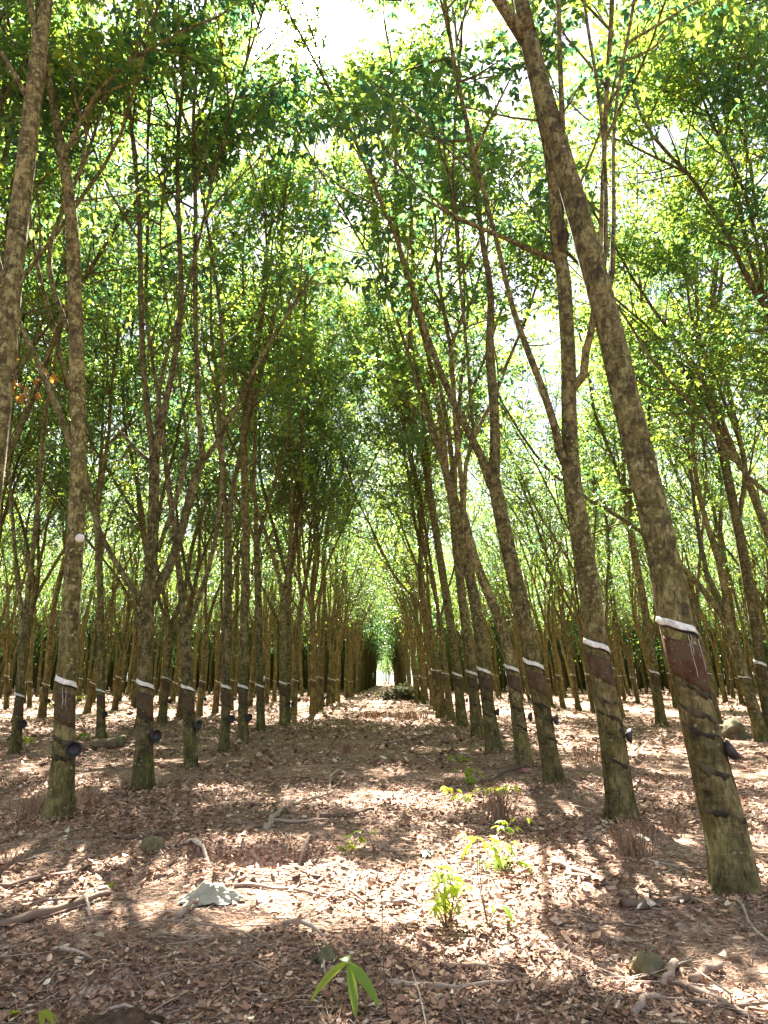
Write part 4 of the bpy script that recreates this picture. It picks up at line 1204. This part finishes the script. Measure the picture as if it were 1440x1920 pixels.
def seedling(px, py, tops, label, seed, group='green seedlings on the alley floor', stemw=.004, name='seedling', leafL=.10, stem_tint=.2):
    """tops: (x px, y px, number of leaves, tint) of leaf sprays, in the plane of the base"""
    rng = np.random.default_rng(seed); base = gpt(px, py)
    e = empty(name, tuple(base), label, 'plant', group)
    st, lf = Bag(), Bag()
    for x, y, n, tint in tops:
        T = at_y(x, y, base[1]) - base; T[1] += rng.normal() * .05
        mid = T * .5 + np.array([rng.normal() * .02, rng.normal() * .02, .01])
        tube(st, np.array([[0, 0, -.02], mid, T]), [stemw, stemw * .8, stemw * .5], 5, True, stem_tint)
        for k in range(n):
            a = rng.uniform(0, 2 * PI); el = rng.uniform(-.35, .45)
            pd = np.array([math.cos(a) * math.cos(el), math.sin(a) * math.cos(el), math.sin(el)])
            J = T + pd * rng.uniform(.02, .07)
            tube(st, np.array([T, J]), .0012, 3, False, .5)
            for q in (-.8, 0, .8):
                c, s = math.cos(q), math.sin(q)
                dd = np.array([pd[0] * c - pd[1] * s, pd[0] * s + pd[1] * c, pd[2] - .25])
                L = leafL * rng.uniform(.65, 1.15)
                leaf_strip(lf, J, dd, np.array([rng.normal() * .3, rng.normal() * .3, 1]), L, L * .19, np.clip(tint + rng.normal() * .12, 0, 1), rng.uniform(.1, .6), 5)
    link('stem', st.mesh('stem', [M['twig']], attr=True), e)
    link('foliage', lf.mesh('foliage', [M['young']], attr=True), e)
    return e
# lime green plantlet with four big leaves
def plantlet():
    base = gpt(661, 1912); e = empty('seedling', tuple(base), 'lime green plantlet with a few long drooping leaves at the bottom centre', 'plant', 'green seedlings on the alley floor')
    T = at_y(652, 1806, base[1]) - base
    st = Bag(); tube(st, np.array([[0, 0, -.02], T * .5 + [.006, 0, 0], T]), [.0035, .003, .002], 6, True, .2)
    link('stem', st.mesh('stem', [M['twig']], attr=True), e)
    for tip, w, y, tint in (((600, 1868), .022, .03, .75), ((662, 1880), .016, -.05, .35), ((694, 1872), .022, -.02, .45), ((640, 1795), .02, .04, .6), ((668, 1838), .016, .05, .9)):
        E_ = at_y(tip[0], tip[1], base[1] + y) - base
        d = E_ - T; L = float(np.linalg.norm(d)) * 1.08; d = d + np.array([0, 0, .32 * L])
        b = Bag(); leaf_strip(b, T, d, np.array([.15, -.5, 1.0]), L, w * 1.3, tint, .34, 10)
        link('leaf', b.mesh('leaf', [M['young']], attr=True), e)
plantlet()
seedling(838, 1748, [(825, 1632, 4, .6), (835, 1655, 4, .8), (850, 1668, 3, .6), (818, 1690, 3, .8), (812, 1700, 3, .9), (862, 1660, 3, .5), (845, 1690, 3, .7), (822, 1668, 3, .7)], 'bushy yellow green seedling clump with many thin stems in the middle distance', 71, leafL=.075)
seedling(845, 1742, [(866, 1665, 2, .7), (848, 1640, 2, .7), (836, 1690, 2, .8)], 'thin stemmed sprig rising out of the bushy seedling clump', 72, leafL=.06)
seedling(914, 1734, [(931, 1692, 3, .5), (900, 1580, 4, .7), (905, 1598, 3, .6), (893, 1572, 3, .9)], 'tall spindly seedling with leaves at top and one drooping spray low down', 73, leafL=.085)
seedling(955, 1640, [(925, 1610, 3, .4), (945, 1614, 3, .3), (965, 1612, 3, .45), (938, 1583, 3, .6), (955, 1585, 2, .5)], 'leafy green seedling spray right of the tall spindly one', 74, leafL=.085)
seedling(920, 1572, [(938, 1550, 3, .5), (950, 1542, 3, .6), (972, 1532, 2, .8)], 'arching green sprig below the dry brown grass tuft', 75, leafL=.085)
seedling(660, 1602, [(640, 1580, 2, .7), (668, 1570, 3, .4), (682, 1564, 3, .3), (660, 1582, 2, .8)], 'small green seedling left of the bare tall stem', 76, leafL=.07)
seedling(855, 1508, [(848, 1478, 3, .7), (832, 1473, 2, .95), (862, 1490, 3, .8), (880, 1490, 3, .8)], 'pale seedling in a sun patch left of the dry brown grass tuft', 77, leafL=.10)
seedling(905, 1510, [(905, 1478, 3, .95), (926, 1478, 3, .9), (945, 1478, 3, .6), (955, 1472, 2, .7)], 'yellow leaved sprig standing in the dry brown grass tuft', 78, leafL=.10)
seedling(872, 1470, [(868, 1448, 4, .6), (886, 1445, 3, .7), (880, 1455, 3, .6)], 'pale green seedling farther back near the fifth right alley tree', 79, leafL=.12)
seedling(862, 1428, [(852, 1418, 3, .7), (866, 1422, 3, .7)], 'flat pale seedling farthest back on the alley floor', 80, leafL=.14)
seedling(225, 1664, [(222, 1655, 2, .7)], 'single green leafed sprout left of the plastic bag', 81, leafL=.07)
seedling(12, 1930, [(28, 1912, 2, .8)], 'yellow green sprout cut by the bottom left corner', 82, leafL=.09)
seedling(88, 1345, [(90, 1318, 4, .9), (100, 1315, 4, .8), (80, 1322, 3, .95), (152, 1305, 4, .7), (150, 1320, 3, .9)], 'bright yellow green sapling behind the trunk with the white cut scar', 83, leafL=.20, stemw=.006)
seedling(172, 1400, [(60, 1384, 3, .8), (160, 1376, 3, .5)], 'low grassy sprout near the rotten log', 84, leafL=.18)
# bare tall stem
def bare_stem():
    base = gpt(727, 1925); b = Bag()
    P = np.array([at_y(x, y, base[1]) - base for x, y in ((727, 1925), (722, 1850), (716, 1760), (717, 1700), (705, 1620), (690, 1560))])
    tube(b, P, np.linspace(.0038, .0012, len(P)), 6, True, .12)
    o = link('bare_stem', b.mesh('bare_stem', [M['twig']], attr=True), loc=tuple(base))
    tag(o, 'thin bare brown stem standing upright at the bottom centre', 'plant')
bare_stem()

def tuft(px, py, w, h, n, label, seed):
    rng = np.random.default_rng(seed); base = gpt(px, py); sc = float(np.linalg.norm(base - [0, 0, CAMH])) / FPX
    b = Bag()
    for k in range(n):
        x, y = np.clip(rng.normal(), -1.7, 1.7) * w * sc * .2, np.clip(rng.normal(), -1.7, 1.7) * w * sc * .18
        a = rng.uniform(0, 2 * PI); ln = rng.uniform(.5, 1.1) * h * sc; le = rng.uniform(.05, .5)
        d = np.array([math.cos(a) * le, math.sin(a) * le, 1.0])
        P = np.array([[x, y, -.01], np.array([x, y, 0]) + d * ln * .6, np.array([x, y, 0]) + d * ln + np.array([math.cos(a), math.sin(a), -.6]) * ln * .18 * rng.random()])
        tube(b, P, np.array([.0022, .0018, .0007]) * max(1.0, base[1] / 5), 3, False, rng.random())
    o = link('dry_grass_tuft', b.mesh('dry_grass_tuft', [M['drygrass']], attr=True), loc=tuple(base))
    tag(o, label, 'dry grass', 'dry reddish grass tufts')
tuft(938, 1537, 62, 66, 120, 'tall dry brown grass tuft with yellow sprigs in it, right of the alley centre', 91)
tuft(1188, 1600, 90, 62, 110, 'dry reddish grass tuft in front of the second right alley tree', 92)
tuft(62, 1530, 80, 44, 110, 'dry rust coloured grass beside the trunk with the white cut scar', 93)
tuft(165, 1515, 50, 30, 60, 'dry straw tuft just right of the trunk with the white cut scar', 94)
tuft(652, 1415, 44, 22, 60, 'orange dry grass tuft on the left part of the alley further back', 95)
tuft(1120, 1430, 110, 34, 110, 'orange brown dry grass between the second and third right alley trees', 96)
tuft(770, 1350, 80, 20, 90, 'rusty dry grass beside the cut green branch pile', 97)
tuft(700, 1345, 60, 18, 70, 'reddish dry grass left of the cut green branch pile', 98)
tuft(1260, 1560, 60, 30, 50, 'thin dry straws between the first and second right alley trees', 99)
tuft(20, 1620, 60, 30, 40, 'dry straws at the left edge below the rust coloured grass', 100)

# heap of cut leafy branches far down the alley
def heap():
    base = gpt(752, 1313); rng = np.random.default_rng(66)
    e = empty('branch_pile', tuple(base), 'heap of cut leafy green branches lying in the alley far back', 'branch pile')
    b = Bag()
    for k in range(14):
        a = rng.uniform(0, 2 * PI); P = grow([rng.normal() * .5, rng.normal() * .4, .08], [math.cos(a), math.sin(a) * .6, .35], rng.uniform(.8, 1.6), rng, .3, -.05, .1)
        tube(b, P, np.linspace(.02, .006, len(P)), 5, False, .3)
    link('branch', b.mesh('branch', [M['twig']], attr=True), e)
    n = 260
    P = rng.normal(size=(n, 3)) * [.75, .5, .22] + [0, 0, .38]; P[:, 2] = np.clip(P[:, 2], .06, 1.0)
    lf = Bag(); leaves(P, rng.normal(size=(n, 3)), rng, 5, 1.3, lf, bias=-.25)
    link('foliage', lf.mesh('foliage', [M['wilted']], attr=True), e)
heap()
# withered orange spray hanging by the left edge trunk
def orange_spray():
    C = at_y(40, 702, 9.2); rng = np.random.default_rng(67)
    b = Bag(); n = 3
    leaves(rng.normal(size=(n, 3)) * [.09, .07, .04], rng.normal(size=(n, 3)) + [0, 0, .4], rng, 6, .9, b)
    st = Bag(); tube(st, np.array([[.12, .02, .10], [0, 0, 0], [-.12, 0, -.03]]), .004, 4, True, .3)
    e = empty('withered_spray', tuple(C), 'spray of withered orange leaves caught beside the trunk at the left edge', 'leaf spray')
    link('foliage', b.mesh('foliage', [M['orange']], attr=True), e); link('stem', st.mesh('stem', [M['twig']], attr=True), e)
orange_spray()
# round white pruning scar and black nest lump, parts of their trees
for o in list(COL.objects):
    if o.get('label', '').startswith('second tree of the left alley row'):
        Y = o.location.y; P = at_y(147, 1008, Y - .115) - np.array(o.location)
        b = Bag(); th = np.arange(18) / 18 * 2 * PI; r = 8 / FPX * Y
        for yy, s in ((0, 1), (-.018, .93)):
            pass
        V = np.concatenate([np.stack([r * np.cos(th), np.full(18, .05), r * np.sin(th)], -1), np.stack([r * .95 * np.cos(th), np.full(18, .016) + .006 * np.sin(3 * th), r * .95 * np.sin(th)], -1), [[0, .012, 0]]])
        b.add(V, [(q, (q + 1) % 18, 18 + (q + 1) % 18, 18 + q) for q in range(18)], [(36, 18 + q, 18 + (q + 1) % 18) for q in range(18)])
        link('cut_scar', b.mesh('cut_scar', [M['scar']]), o, loc=tuple(P))
    if o.get('label', '').startswith('second tree on the right of the alley'):
        Y = o.location.y; b = Bag()
        P = np.array([at_y(x, y, Y - .05) - np.array(o.location) for x, y in ((1040, 345), (1044, 375), (1046, 410), (1050, 445), (1052, 475))])
        tube(b, P, [.05, .085, .09, .105, .06], 16, True, None, .2)
        link('bark_lump', b.mesh('bark_lump', [M['groove']]), o)
